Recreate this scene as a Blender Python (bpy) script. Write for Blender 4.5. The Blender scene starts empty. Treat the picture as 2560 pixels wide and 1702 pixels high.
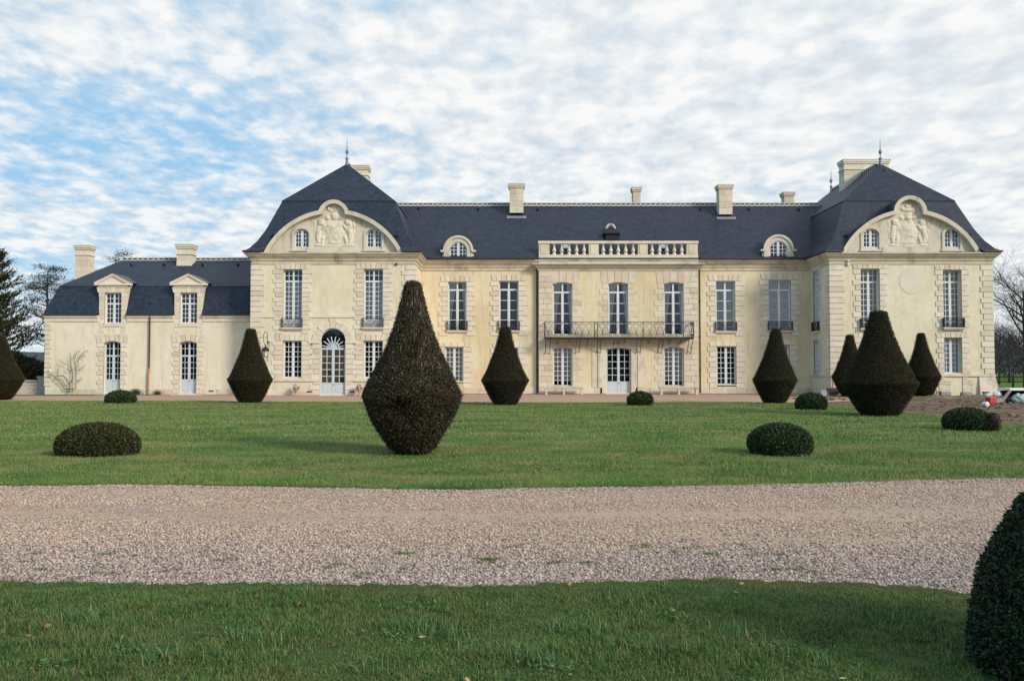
import bpy, math, random
import numpy as np
from mathutils import Vector, Matrix
R = math.radians
PI = math.pi
scene = bpy.context.scene
COL = scene.collection
random.seed(7)
RNG = np.random.default_rng(11)

# ------------------------------------------------------------------ camera model (metres from photo pixels)
FPX, CX, CY, EYE = 2171.0, 1280.0, 851.0, 1.65
PITCH = math.atan(72.0 / FPX)
def W(x, y, Y):
    """point of the photo (2560 px wide) on the vertical plane at depth Y -> (X, Z)"""
    u, v = (x - CX) / FPX, (CY - y) / FPX
    t = Y / (math.cos(PITCH) - v * math.sin(PITCH))
    return u * t, EYE + t * (math.sin(PITCH) + v * math.cos(PITCH))
def G(x, y):
    """point of the photo on the ground z=0 -> (X, Y)"""
    u, v = (x - CX) / FPX, (CY - y) / FPX
    dz = math.sin(PITCH) + v * math.cos(PITCH)
    t = -EYE / dz
    return u * t, t * (math.cos(PITCH) - v * math.sin(PITCH))

# ------------------------------------------------------------------ node helpers
class Mat:
    def __init__(s, name, rough=0.8, spec=0.3):
        s.m = bpy.data.materials.new(name); s.m.use_nodes = True
        s.t = s.m.node_tree; s.n = s.t.nodes; s.l = s.t.links
        s.b = s.n['Principled BSDF']
        s.b.inputs['Roughness'].default_value = rough
        s.b.inputs['Specular IOR Level'].default_value = spec
    def new(s, k, **kw):
        n = s.n.new(k)
        for a, b in kw.items(): setattr(n, a, b)
        return n
    def link(s, a, b): s.l.new(a, b)
    def pos(s, scale=(1, 1, 1)):
        g = s.new('ShaderNodeNewGeometry'); mp = s.new('ShaderNodeMapping')
        mp.inputs['Scale'].default_value = scale
        s.link(g.outputs['Position'], mp.inputs['Vector']); return mp.outputs[0]
    def uv(s, scale=(1, 1, 1)):
        g = s.new('ShaderNodeUVMap'); mp = s.new('ShaderNodeMapping')
        mp.inputs['Scale'].default_value = scale
        s.link(g.outputs[0], mp.inputs['Vector']); return mp.outputs[0]
    def noise(s, vec, scale, detail=3, rough=0.55):
        n = s.new('ShaderNodeTexNoise'); n.inputs['Scale'].default_value = scale
        n.inputs['Detail'].default_value = detail; n.inputs['Roughness'].default_value = rough
        s.link(vec, n.inputs['Vector']); return n.outputs['Fac']
    def ramp(s, fac, stops, interp='LINEAR'):
        r = s.new('ShaderNodeValToRGB'); e = r.color_ramp.elements
        r.color_ramp.interpolation = interp
        while len(e) < len(stops): e.new(0.5)
        for k, (p, c) in enumerate(stops):
            e[k].position = p
            e[k].color = (c[0], c[1], c[2], 1) if hasattr(c, '__len__') else (c, c, c, 1)
        s.link(fac, r.inputs[0]); return r.outputs[0]
    def mix(s, fac, a, b, mode='MIX'):
        m = s.new('ShaderNodeMix', data_type='RGBA', blend_type=mode)
        for sock, v in ((m.inputs[0], fac), (m.inputs[6], a), (m.inputs[7], b)):
            if hasattr(v, 'is_output'): s.link(v, sock)
            elif hasattr(v, '__len__'): sock.default_value = (v[0], v[1], v[2], 1)
            else: sock.default_value = v
        return m.outputs[2]
    def math(s, op, a, b=0.0):
        m = s.new('ShaderNodeMath', operation=op)
        for i, v in enumerate((a, b)):
            if hasattr(v, 'is_output'): s.link(v, m.inputs[i])
            else: m.inputs[i].default_value = v
        return m.outputs[0]
    def island(s):
        return s.new('ShaderNodeNewGeometry').outputs['Random Per Island']
    def color(s, c):
        if hasattr(c, 'is_output'): s.link(c, s.b.inputs['Base Color'])
        else: s.b.inputs['Base Color'].default_value = (c[0], c[1], c[2], 1)
        return s
    def bump(s, h, strength=0.3, dist=0.02):
        n = s.new('ShaderNodeBump'); n.inputs['Strength'].default_value = strength
        n.inputs['Distance'].default_value = dist
        s.link(h, n.inputs['Height']); s.link(n.outputs[0], s.b.inputs['Normal']); return s

MT = {}
def make_materials():
    # lime render: two ages
    for nm, a, b, c in (('render_pale', (.70, .64, .47), (.76, .71, .57), (.60, .53, .365)),
                        ('render_gold', (.685, .595, .405), (.74, .66, .49), (.56, .455, .275)),
                        ('render_new', (.71, .645, .505), (.77, .715, .59), (.64, .56, .42))):
        m = Mat(nm, .92, .15); p = m.pos()
        big = m.noise(p, .35, 5, .6); mid = m.noise(p, 2.2, 5, .65); fin = m.noise(p, 11, 3, .7)
        col = m.mix(m.ramp(mid, [(.35, 0), (.68, 1)]), a, b)
        col = m.mix(m.math('MULTIPLY', m.ramp(big, [(.48, 0), (.72, 1)]), .8), col, c)
        col = m.mix(m.ramp(fin, [(.56, 0), (.70, .38)]), col, (c[0]*.72, c[1]*.72, c[2]*.75))
        st = m.noise(m.pos((2.2, 2.2, .25)), 1.6, 4, .6)
        col = m.mix(m.ramp(st, [(.53, 0), (.74, .6)]), col, (c[0]*.8, c[1]*.82, c[2]*.9))
        m.color(col).bump(fin, .35, .02); MT[nm] = m.m
    # dressed limestone, each block its own tone
    for nm, stops, dirt in (('limestone', [(0, (.60, .52, .405)), (.3, (.70, .63, .525)), (.7, (.665, .595, .485)), (1, (.75, .69, .59))], (.36, .31, .24)),
                      ('old_stone', [(0, (.60, .52, .40)), (.4, (.67, .60, .485)), (.75, (.71, .645, .54)), (1, (.57, .48, .36))], (.30, .275, .235)),
                      ('weathered_stone', [(0, (.50, .45, .36)), (1, (.60, .55, .46))], (.20, .185, .16))):
        m = Mat(nm, .9, .15); p = m.pos()
        base = m.ramp(m.island(), stops)
        n1 = m.noise(p, 1.3, 6, .65); n2 = m.noise(p, 14, 3, .6)
        col = m.mix(m.ramp(n1, [(.5, 0), (.78, .75 if nm != 'limestone' else .45)]), base, dirt)
        col = m.mix(m.ramp(n2, [(.55, 0), (.75, .3)]), col, dirt)
        m.color(col).bump(n2, .3, .02); MT[nm] = m.m
    # slates in courses
    m = Mat('slate', .62, .35)
    br = m.new('ShaderNodeTexBrick'); m.link(m.uv(), br.inputs['Vector'])
    br.offset = .5; br.inputs['Scale'].default_value = 1.0
    br.inputs['Brick Width'].default_value = .24; br.inputs['Row Height'].default_value = .21
    br.inputs['Mortar Size'].default_value = .019; br.inputs['Mortar Smooth'].default_value = .2
    br.inputs['Color1'].default_value = (.013, .022, .046, 1); br.inputs['Color2'].default_value = (.033, .048, .082, 1)
    br.inputs['Mortar'].default_value = (.010, .013, .022, 1); br.inputs['Bias'].default_value = -.1
    n = m.noise(m.pos(), .7, 5, .6); n2 = m.noise(m.pos((.5, .5, 6)), 2.2, 5, .65)
    col = m.mix(m.ramp(n, [(.4, 0), (.75, .4)]), br.outputs['Color'], (.036, .050, .076))
    col = m.mix(m.ramp(n2, [(.44, 0), (.62, .62)]), col, (.012, .020, .038))
    m.color(col).bump(br.outputs['Fac'], -.5, .02); MT['slate'] = m.m
    def simple(nm, c, rough=.7, spec=.3, var=.25, scale=6, metal=0, c2=None):
        m = Mat(nm, rough, spec); n = m.noise(m.pos(), scale, 4, .6)
        d = c2 or tuple(x * (1 - var) for x in c)
        m.color(m.mix(m.ramp(n, [(.35, 0), (.7, 1)]), c, d)); m.b.inputs['Metallic'].default_value = metal
        MT[nm] = m.m; return m
    simple('zinc', (.22, .25, .29), .45, .5, .35, 4)
    simple('gutter_metal', (.050, .034, .036), .5, .4)
    simple('paint', (.66, .71, .745), .5, .4, .1)
    simple('paint_door', (.56, .63, .68), .45, .4, .1)
    simple('iron', (.012, .012, .014), .55, .5)
    simple('iron_grey', (.05, .055, .065), .55, .5)
    simple('copper', (.50, .25, .16), .5, .4, .35, 5)
    simple('pipe_dark', (.05, .035, .04), .5, .4)
    simple('ridge_mortar', (.62, .60, .55), .9, .1)
    simple('ridge_tile', (.07, .075, .09), .8, .2)
    simple('interior', (.012, .013, .016), .95, .05)  # near-black: the shade of unlit rooms is in the colour
    simple('blind_grey', (.62, .62, .60), .9, .1, .15, 3)
    simple('blind_white', (.60, .65, .70), .9, .1, .12, 3)
    simple('blind_pink', (.46, .32, .29), .9, .1, .3, 3)
    simple('curtain_cloth', (.70, .73, .75), .9, .1, .2, 5)
    simple('blind_blue', (.46, .50, .54), .9, .1, .12, 3)
    simple('plywood', (.62, .42, .27), .8, .2, .3, 5)
    simple('green_board', (.13, .26, .035), .7, .2)
    simple('lamp_glass', (.62, .60, .50), .3, .4)
    simple('bark', (.075, .062, .05), .9, .1, .45, 7)
    simple('bark_pale', (.19, .155, .115), .9, .1, .45, 7)
    simple('twig', (.060, .050, .045), .9, .1, .4, 3)
    simple('twig_far', (.075, .070, .075), .9, .1, .4, .2)
    simple('concrete', (.34, .35, .36), .9, .15, .3, 8)
    simple('red_plastic', (.62, .035, .02), .5, .4)
    simple('white_plastic', (.70, .72, .70), .5, .4, .2)
    simple('bucket_blue', (.40, .50, .58), .5, .4, .2)
    simple('louvre_or_shade_dark', (.018, .018, .025), .7, .3)  # dark louvre; also the shade under the trestle put into colour
    simple('board_edge', (.82, .85, .86), .7, .3, .08)
    simple('plank_wood', (.33, .28, .235), .85, .2, .35, 9)
    simple('sack', (.38, .52, .50), .6, .4, .3, 6)
    simple('rust', (.26, .12, .075), .8, .2, .4, 6)
    simple('fence_wood', (.022, .019, .018), .85, .2)
    simple('mortar_wall', (.30, .28, .25), .95, .1, .3, 3)
    simple('urn_stone', (.50, .42, .33), .9, .1, .5, 14, c2=(.17, .13, .12))
    simple('skylight', (.30, .40, .52), .15, .6)
    # glass: clear sheet with the sky mirrored in it
    m = Mat('glass', .03, .5)
    tr = m.new('ShaderNodeBsdfTransparent'); tr.inputs[0].default_value = (.92, .95, .97, 1)
    gl = m.new('ShaderNodeBsdfGlossy'); gl.inputs['Roughness'].default_value = .04
    gl.inputs['Color'].default_value = (.80, .88, 1, 1)
    fr = m.new('ShaderNodeFresnel'); fr.inputs[0].default_value = 1.66
    nz = m.noise(m.pos(), 1.5, 2)
    bp = m.new('ShaderNodeBump'); bp.inputs['Strength'].default_value = .015; bp.inputs['Distance'].default_value = .05
    m.link(nz, bp.inputs['Height']); m.link(bp.outputs[0], gl.inputs['Normal'])
    mx = m.new('ShaderNodeMixShader')
    m.link(m.math('ADD', fr.outputs[0], .008), mx.inputs[0]); m.link(tr.outputs[0], mx.inputs[1]); m.link(gl.outputs[0], mx.inputs[2])
    m.link(mx.outputs[0], m.n['Material Output'].inputs[0]); MT['glass'] = m.m
    # ---- ground
    m = Mat('gravel_bed', .95, .1); p = m.pos()
    v = m.new('ShaderNodeTexVoronoi'); v.inputs['Scale'].default_value = 38; m.link(p, v.inputs['Vector'])
    tone = m.ramp(v.outputs['Color'], [(.1, (.22, .165, .135)), (.4, (.36, .275, .22)), (.7, (.45, .355, .295)), (1, (.54, .45, .385))])
    sand = m.noise(m.pos((.22, 1.3, 1)), 1.2, 5, .6)
    col = m.mix(m.ramp(sand, [(.42, 0), (.6, .75)]), tone, (.47, .35, .255))
    fn = m.noise(p, 60, 2, .6)
    col = m.mix(m.ramp(fn, [(.5, 0), (.8, .45)]), col, (.15, .115, .09))
    m.color(col).bump(v.outputs['Distance'], .6, .012); MT['gravel_bed'] = m.m
    m = Mat('gravel_chip', .9, .2)
    m.color(m.ramp(m.island(), [(0, (.09, .075, .078)), (.18, (.20, .165, .16)), (.5, (.345, .28, .25)), (.75, (.44, .36, .315)), (.92, (.52, .45, .41)), (1, (.61, .55, .51))]))
    MT['gravel_chip'] = m.m
    m = Mat('gravel_fine', .9, .15)
    m.color(m.ramp(m.island(), [(0, (.20, .145, .118)), (.2, (.35, .258, .205)), (.5, (.48, .365, .29)), (.8, (.57, .45, .37)), (1, (.68, .58, .51))]))
    MT['gravel_fine'] = m.m
    m = Mat('path_grit', .95, .1); p = m.pos()
    n1 = m.noise(m.pos((.4, 1.5, 1)), 1.6, 6, .7); n2 = m.noise(p, 22, 3, .7)
    col = m.mix(m.ramp(n1, [(.35, 0), (.65, 1)]), (.50, .34, .255), (.40, .275, .205))
    col = m.mix(m.ramp(n2, [(.48, 0), (.7, .6)]), col, (.26, .18, .14))
    m.color(col).bump(n2, .5, .02); MT['path_grit'] = m.m
    m = Mat('bare_earth', .95, .1); p = m.pos()
    n1 = m.noise(m.pos((.5, 1.4, 1)), .9, 7, .7); n2 = m.noise(p, 5, 5, .75)
    col = m.ramp(n1, [(.3, (.12, .085, .062)), (.5, (.21, .155, .115)), (.66, (.38, .30, .23))])
    col = m.mix(m.ramp(n2, [(.47, 0), (.66, .7)]), col, (.10, .07, .05))
    m.color(col).bump(n2, 1.0, .18); MT['bare_earth'] = m.m
    def turf(nm, stops, p1=(.5, 1.6, 1)):
        m = Mat(nm, .95, .1)
        n1 = m.noise(m.pos(p1), .55, 6, .62); n2 = m.noise(m.pos((1, 1.8, 1)), 9, 4, .7); n3 = m.noise(m.pos(), 45, 2, .7)
        f = m.math('ADD', m.math('MULTIPLY', n1, .6), m.math('ADD', m.math('MULTIPLY', n2, .25), m.math('MULTIPLY', n3, .15)))
        m.color(m.ramp(f, stops)).bump(n3, .8, .03); MT[nm] = m.m
    turf('turf', [(.36, (.036, .090, .022)), (.46, (.068, .142, .034)), (.53, (.112, .175, .05)), (.60, (.18, .19, .08))], (.8, 1.3, 1))
    turf('turf_near', [(.36, (.035, .060, .020)), (.47, (.055, .10, .030)), (.55, (.070, .085, .032)), (.64, (.065, .05, .03))])
    turf('field', [(.38, (.05, .11, .02)), (.5, (.085, .17, .03)), (.62, (.12, .20, .04))])
    def blade(nm, stops, patch, sc=1.0, am=1.0):
        m = Mat(nm, .7, .25)
        base = m.ramp(m.island(), stops)
        ps = sc; n1 = m.noise(m.pos((.85, 1.3, 1)), .55 * ps, 6, .68); n2 = m.noise(m.pos((.9, 1.2, 1)), 1.4 * ps, 6, .7); n3 = m.noise(m.pos((.5, 1.0, 1)), .3 * ps, 5, .65)
        col = m.mix(m.ramp(n1, [(.44, 0), (.62, .85 * am)]), base, patch)
        col = m.mix(m.ramp(n2, [(.50, 0), (.66, .6)]), col, tuple(.50 * q for q in stops[1][1]))
        col = m.mix(m.ramp(n3, [(.50, 0), (.62, .6)]), col, tuple(1.15 * q for q in stops[2][1]))
        m.color(col)
        MT[nm] = m.m
    blade('grass_blade', [(0, (.054, .125, .029)), (.4, (.098, .192, .044)), (.75, (.160, .240, .063)), (.93, (.235, .27, .092)), (1, (.40, .35, .18))], (.29, .255, .11))
    blade('grass_near', [(0, (.027, .080, .019)), (.4, (.057, .142, .032)), (.72, (.094, .186, .046)), (.9, (.18, .20, .068)), (1, (.33, .27, .13))], (.17, .165, .06), 3.0, .6)
    def leaf(nm, stops, sc=1.1, dark=.6, patch=None):
        m = Mat(nm, .6, .25)
        base = m.ramp(m.island(), stops)
        n = m.noise(m.pos(), sc, 4, .6)
        m.color(m.mix(m.ramp(n, [(.42, 0), (.66, dark)]), base, patch or (stops[0][1])))
        MT[nm] = m.m
    leaf('yew_old', [(0, (.014, .016, .009)), (.40, (.034, .034, .017)), (.68, (.066, .057, .029)), (.86, (.10, .072, .040)), (.95, (.16, .125, .085)), (1, (.30, .25, .19))], 3.2, .7, (.030, .020, .012))
    leaf('yew', [(0, (.018, .021, .010)), (.5, (.036, .038, .016)), (.85, (.052, .048, .021)), (1, (.075, .064, .03))], 1.2, .45, (.062, .040, .018))
    leaf('box_leaf', [(0, (.013, .028, .012)), (.5, (.032, .062, .024)), (.85, (.060, .095, .032)), (1, (.11, .115, .038))], 2.5, .3)
    leaf('box_near', [(0, (.008, .019, .009)), (.5, (.018, .044, .018)), (.85, (.034, .066, .026)), (.97, (.058, .092, .034)), (1, (.12, .10, .05))], 3.5, .5)
    leaf('dead_leaf', [(0, (.05, .035, .02)), (.6, (.11, .07, .035)), (1, (.18, .13, .07))])
    leaf('conifer', [(0, (.012, .020, .009)), (.5, (.030, .040, .014)), (.85, (.055, .058, .022)), (1, (.10, .075, .035))], .5, .4, (.045, .035, .018))
    leaf('pine_far', [(0, (.025, .036, .030)), (.6, (.045, .055, .048)), (1, (.07, .075, .062))], .5, .2)
    leaf('fruit', [(0, (.20, .12, .10)), (.5, (.45, .37, .30)), (1, (.62, .56, .50))], 9, .2)
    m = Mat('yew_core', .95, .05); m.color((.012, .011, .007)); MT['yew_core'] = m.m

# ------------------------------------------------------------------ mesh builder
class FR:
    """a vertical plane: (u, z, d) -> world; d is outward"""
    def __init__(s, kind, c): s.kind, s.c = kind, c
    def __call__(s, u, z, d=0.0):
        if s.kind == 'front': return (u, s.c - d, z)
        if s.kind == 'left': return (s.c - d, u, z)      # faces -X, u = Y
        if s.kind == 'right': return (s.c + d, u, z)     # faces +X, u = Y
        return (u, s.c + d, z)                           # 'back'

class MB:
    def __init__(s): s.v = []; s.f = []; s.m = []; s.mi = 0
    def add(s, pts, faces):
        o = len(s.v); s.v.extend([tuple(p) for p in pts])
        for f in faces: s.f.append(tuple(i + o for i in f)); s.m.append(s.mi)
    def poly(s, *pts): s.add(pts, [tuple(range(len(pts)))])
    def box(s, x0, x1, y0, y1, z0, z1):
        p = [(x, y, z) for z in (z0, z1) for y in (y0, y1) for x in (x0, x1)]
        s.add(p, [(0, 2, 3, 1), (4, 5, 7, 6), (0, 1, 5, 4), (1, 3, 7, 5), (3, 2, 6, 7), (2, 0, 4, 6)])
    def obox(s, c, ax, ay, az):
        c, ax, ay, az = map(Vector, (c, ax, ay, az))
        p = [c + ax * i + ay * j + az * k for k in (-1, 1) for j in (-1, 1) for i in (-1, 1)]
        s.add(p, [(0, 2, 3, 1), (4, 5, 7, 6), (0, 1, 5, 4), (1, 3, 7, 5), (3, 2, 6, 7), (2, 0, 4, 6)])
    def fbox(s, fr, u0, u1, z0, z1, d0, d1):
        p = [fr(u, z, d) for z in (z0, z1) for d in (d1, d0) for u in (u0, u1)]
        s.add(p, [(0, 2, 3, 1), (4, 5, 7, 6), (0, 1, 5, 4), (1, 3, 7, 5), (3, 2, 6, 7), (2, 0, 4, 6)])
    def prism(s, fr, pts, d0, d1):
        n = len(pts)
        p = [fr(u, z, d1) for u, z in pts] + [fr(u, z, d0) for u, z in pts]
        s.add(p, [tuple(range(n)), tuple(range(2 * n - 1, n - 1, -1))] + [(i, (i + 1) % n, n + (i + 1) % n, n + i) for i in range(n)])
    def tube(s, pts, r, n=6, cap=True):
        pts = [Vector(p) for p in pts]; k = len(pts)
        if k < 2: return
        rs = r if hasattr(r, '__len__') else [r] * k
        V = []; ref = None
        for i, p in enumerate(pts):
            d = (pts[min(i + 1, k - 1)] - pts[max(i - 1, 0)])
            d = d.normalized() if d.length > 1e-9 else Vector((0, 0, 1))
            if ref is None: ref = Vector((0, 0, 1)) if abs(d.z) < .9 else Vector((1, 0, 0))
            a = d.cross(ref)
            if a.length < 1e-6: a = d.orthogonal()
            a.normalize(); b = d.cross(a)
            for j in range(n):
                t = 2 * PI * j / n
                V.append(p + (a * math.cos(t) + b * math.sin(t)) * rs[i])
        F = [(i * n + j, i * n + (j + 1) % n, (i + 1) * n + (j + 1) % n, (i + 1) * n + j) for i in range(k - 1) for j in range(n)]
        if cap: F += [tuple(range(n - 1, -1, -1)), tuple(range((k - 1) * n, k * n))]
        s.add(V, F)
    def lathe(s, cx, cy, prof, n=16):
        V = [(cx + r * math.cos(2 * PI * j / n), cy + r * math.sin(2 * PI * j / n), z) for r, z in prof for j in range(n)]
        k = len(prof)
        F = [(i * n + j, i * n + (j + 1) % n, (i + 1) * n + (j + 1) % n, (i + 1) * n + j) for i in range(k - 1) for j in range(n)]
        F += [tuple(range(n - 1, -1, -1)), tuple(range((k - 1) * n, k * n))]
        s.add(V, F)
    def sphere(s, c, r, n=8, m=5, sq=(1, 1, 1)):
        V = []; F = []
        for i in range(m + 1):
            a = PI * i / m
            for j in range(n):
                t = 2 * PI * j / n
                V.append((c[0] + r * sq[0] * math.sin(a) * math.cos(t), c[1] + r * sq[1] * math.sin(a) * math.sin(t), c[2] + r * sq[2] * math.cos(a)))
        for i in range(m):
            for j in range(n): F.append((i * n + j, i * n + (j + 1) % n, (i + 1) * n + (j + 1) % n, (i + 1) * n + j))
        s.add(V, F)
    def sweep(s, prof, path):
        """prof [(d, z)] carried along the XY path, d measured to the right-hand (outward) side, mitred"""
        P = [Vector((a, b)) for a, b in path]; k = len(P); n = len(prof); V = []
        nr = []
        for i in range(k - 1):
            t = (P[i + 1] - P[i]).normalized(); nr.append(Vector((t.y, -t.x)))
        for i in range(k):
            a = nr[max(i - 1, 0)]; b = nr[min(i, k - 2)]
            m = (a + b); m = m / max(m.dot(a), 1e-6) if i not in (0, k - 1) else (nr[0] if i == 0 else nr[-1])
            for d, z in prof: q = P[i] + m * d; V.append((q.x, q.y, z))
        F = [(i * n + j, i * n + j + 1, (i + 1) * n + j + 1, (i + 1) * n + j) for i in range(k - 1) for j in range(n - 1)]
        F += [tuple(range(n)), tuple(range(k * n - 1, (k - 1) * n - 1, -1))]
        s.add(V, F)
    def build(s, name, mats, parent=None, smooth=False, base=(0, 0, 0)):
        if isinstance(mats, str): mats = [mats]
        me = bpy.data.meshes.new(name); me.from_pydata([(a - base[0], b - base[1], c - base[2]) for a, b, c in s.v], [], s.f)
        for m in mats: me.materials.append(MT[m])
        if len(mats) > 1: me.polygons.foreach_set('material_index', s.m)
        uvl = me.uv_layers.new(name='UVMap'); uv = np.zeros((len(me.loops), 2), np.float32); vs = s.v
        for p in me.polygons:
            n = p.normal
            if abs(n.z) > .995: tx, ty = Vector((1, 0, 0)), Vector((0, 1, 0))
            else:
                tx = Vector((-n.y, n.x, 0)).normalized(); ty = n.cross(tx)
                if ty.z < 0: ty = -ty
            for li in p.loop_indices:
                c = vs[me.loops[li].vertex_index]
                uv[li] = (c[0] * tx.x + c[1] * tx.y + c[2] * tx.z, c[0] * ty.x + c[1] * ty.y + c[2] * ty.z)
        uvl.data.foreach_set('uv', uv.ravel())
        if smooth: me.polygons.foreach_set('use_smooth', [True] * len(me.polygons))
        me.update()
        return link(name, me, parent, base)

def link(name, me, parent=None, base=(0, 0, 0)):
    o = bpy.data.objects.new(name, me); COL.objects.link(o)
    if parent is None: o.location = base
    else: o.parent = parent
    return o
def tag(o, label=None, cat=None, group=None, kind=None):
    for k, v in (('label', label), ('category', cat), ('group', group), ('kind', kind)):
        if v: o[k] = v
    return o
def empty(name, loc=(0, 0, 0), rz=0):
    o = bpy.data.objects.new(name, None); COL.objects.link(o); o.location = loc; o.rotation_euler.z = rz
    o.empty_display_size = .2; return o
def copy_tree(o, parent=None):
    c = o.copy(); COL.objects.link(c); c.parent = parent
    for ch in list(o.children): copy_tree(ch, c)
    return c
def np_mesh(name, V, F, mats, mi=None, smooth=False):
    """V (n,3), F list of (k, m) int arrays of equal-size faces"""
    me = bpy.data.meshes.new(name)
    me.vertices.add(len(V)); me.vertices.foreach_set('co', np.asarray(V, np.float32).ravel())
    li = np.concatenate([f.ravel() for f in F]).astype(np.int32)
    tot = np.concatenate([np.full(len(f), f.shape[1], np.int32) for f in F])
    st = np.concatenate([[0], np.cumsum(tot)[:-1]]).astype(np.int32)
    me.loops.add(len(li)); me.loops.foreach_set('vertex_index', li)
    me.polygons.add(len(tot)); me.polygons.foreach_set('loop_start', st)
    for m in mats: me.materials.append(MT[m])
    if mi is not None: me.polygons.foreach_set('material_index', np.asarray(mi, np.int32))
    if smooth: me.polygons.foreach_set('use_smooth', np.ones(len(tot), bool))
    me.update(calc_edges=True); me.validate()
    return me
# ================================================================== THE CHATEAU
YM, YC, YP, YL = 58.0, 57.65, 54.4, 56.0           # main front, centre block, pavilions, left wing
BASE = (0, 58, 0)
HOUSE = None
def part(mb, name, mats, parent=None, smooth=False):
    return mb.build(name, mats, parent or HOUSE, smooth, BASE)

def arc_z(u, u0, u1, zs, rise):
    """height of a segmental arch at u"""
    if rise <= 0: return zs
    w = (u1 - u0) / 2; rad = (w * w + rise * rise) / (2 * rise); x = min(abs(u - (u0 + u1) / 2), w)
    return zs + math.sqrt(max(rad * rad - x * x, 0)) - (rad - rise)

def wall(mb, fr, u0, u1, z0, z1, ops, rev=.3, keep=None, extra_z=()):
    us = sorted({u0, u1, *[o[i] for o in ops for i in (0, 1)], *[k for k in (keep or {}).get('u', [])]})
    zs = sorted({z0, z1, *[o[i] for o in ops for i in (2, 3)], *extra_z})
    us = [u for u in us if u0 - 1e-6 <= u <= u1 + 1e-6]; zs = [z for z in zs if z0 - 1e-6 <= z <= z1 + 1e-6]
    for a, b in zip(us, us[1:]):
        for c, d in zip(zs, zs[1:]):
            mu, mz = (a + b) / 2, (c + d) / 2
            if any(o[0] < mu < o[1] and o[2] < mz < o[3] for o in ops): continue
            if keep and not keep['f'](mu, mz): continue
            mb.poly(fr(a, c), fr(b, c), fr(b, d), fr(a, d))
    for o in ops:
        a, b, c, d = o[:4]; rise = o[4] if len(o) > 4 else 0; zsp = d - rise
        mb.poly(fr(a, c), fr(a, zsp), fr(a, zsp, -rev), fr(a, c, -rev))
        mb.poly(fr(b, c), fr(b, zsp), fr(b, zsp, -rev), fr(b, c, -rev))
        mb.poly(fr(a, c), fr(b, c), fr(b, c, -rev), fr(a, c, -rev))
        n = 1 if rise <= 0 else 14
        for i in range(n):
            ua, ub = a + (b - a) * i / n, a + (b - a) * (i + 1) / n
            za, zb = arc_z(ua, a, b, zsp, rise), arc_z(ub, a, b, zsp, rise)
            mb.poly(fr(ua, za), fr(ub, zb), fr(ub, zb, -rev), fr(ua, za, -rev))
            if rise > 0: mb.poly(fr(ua, za), fr(ub, zb), fr(ub, d), fr(ua, d))

def jamb_stones(mb, fr, u0, u1, z0, z1, rise=0, hc=.335, wide=.62, nar=.40, head=.42, keyed=7, d=.04, left=True, right=True, start=0):
    """toothed stones up both sides of an opening and a flat (or segmental) arch of voussoirs over it"""
    zt = z1 - rise * .6
    n = max(2, round((zt - z0) / hc)); h = (zt - z0) / n
    for k in range(n):
        w = wide if (n - 1 - k + start) % 2 == 0 else nar
        ww = w * random.uniform(.94, 1.05)
        if left: mb.fbox(fr, u0 - ww, u0, z0 + k * h + .017, z0 + (k + 1) * h - .017, -.05, d)
        if right: mb.fbox(fr, u1, u1 + ww, z0 + k * h + .017, z0 + (k + 1) * h - .017, -.05, d)
    if head:
        e = .46; a, b = u0 - e, u1 + e; c = (u0 + u1) / 2; zb = z1 - rise
        for k in range(keyed):
            ta, tb = k / keyed, (k + 1) / keyed
            ba, bb = a + (b - a) * ta, a + (b - a) * tb
            lean = lambda u: c + (u - c) * 1.10
            pa, pb = ba + .016, bb - .016
            za = arc_z(pa, u0, u1, zb, rise) if u0 <= pa <= u1 else zt
            zb2 = arc_z(pb, u0, u1, zb, rise) if u0 <= pb <= u1 else zt
            if k in (0, keyed - 1): tl, tr_ = (a - .06, lean(pb)) if k == 0 else (lean(pa), b + .06)
            else: tl, tr_ = lean(pa), lean(pb)
            mb.prism(fr, [(pa, za + .012), (pb, zb2 + .012), (tr_, z1 + head), (tl, z1 + head)], -.05, d + (.012 if k == keyed // 2 else 0))

def quoin(mb, fr, u, side, z0, z1, hc=.335, wide=.92, nar=.72, d=.045, start=0):
    n = round((z1 - z0) / hc); h = (z1 - z0) / n
    for k in range(n):
        w = (wide if (k + start) % 2 == 0 else nar) * random.uniform(.96, 1.03)
        a, b = (u, u + w) if side > 0 else (u - w, u)
        e = d if side > 0 else -d
        if side > 0: a -= d
        else: b += d
        mb.fbox(fr, a, b, z0 + k * h + .019, z0 + (k + 1) * h - .019, -.05, d)

def ashlar(mb, fr, u0, u1, z0, z1, hc=.37, d=.035, bw=.75):
    n = max(1, round((z1 - z0) / hc)); h = (z1 - z0) / n
    for k in range(n):
        a = u0; first = True
        while a < u1 - .02:
            w = bw * random.uniform(.7, 1.25) * (.55 if first and k % 2 else 1); first = False
            b = a + w
            if u1 - b < bw * .35: b = u1
            mb.fbox(fr, a + .011, min(b, u1) - .011, z0 + k * h + .013, z0 + (k + 1) * h - .013, -.05, d)
            a = b

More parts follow.
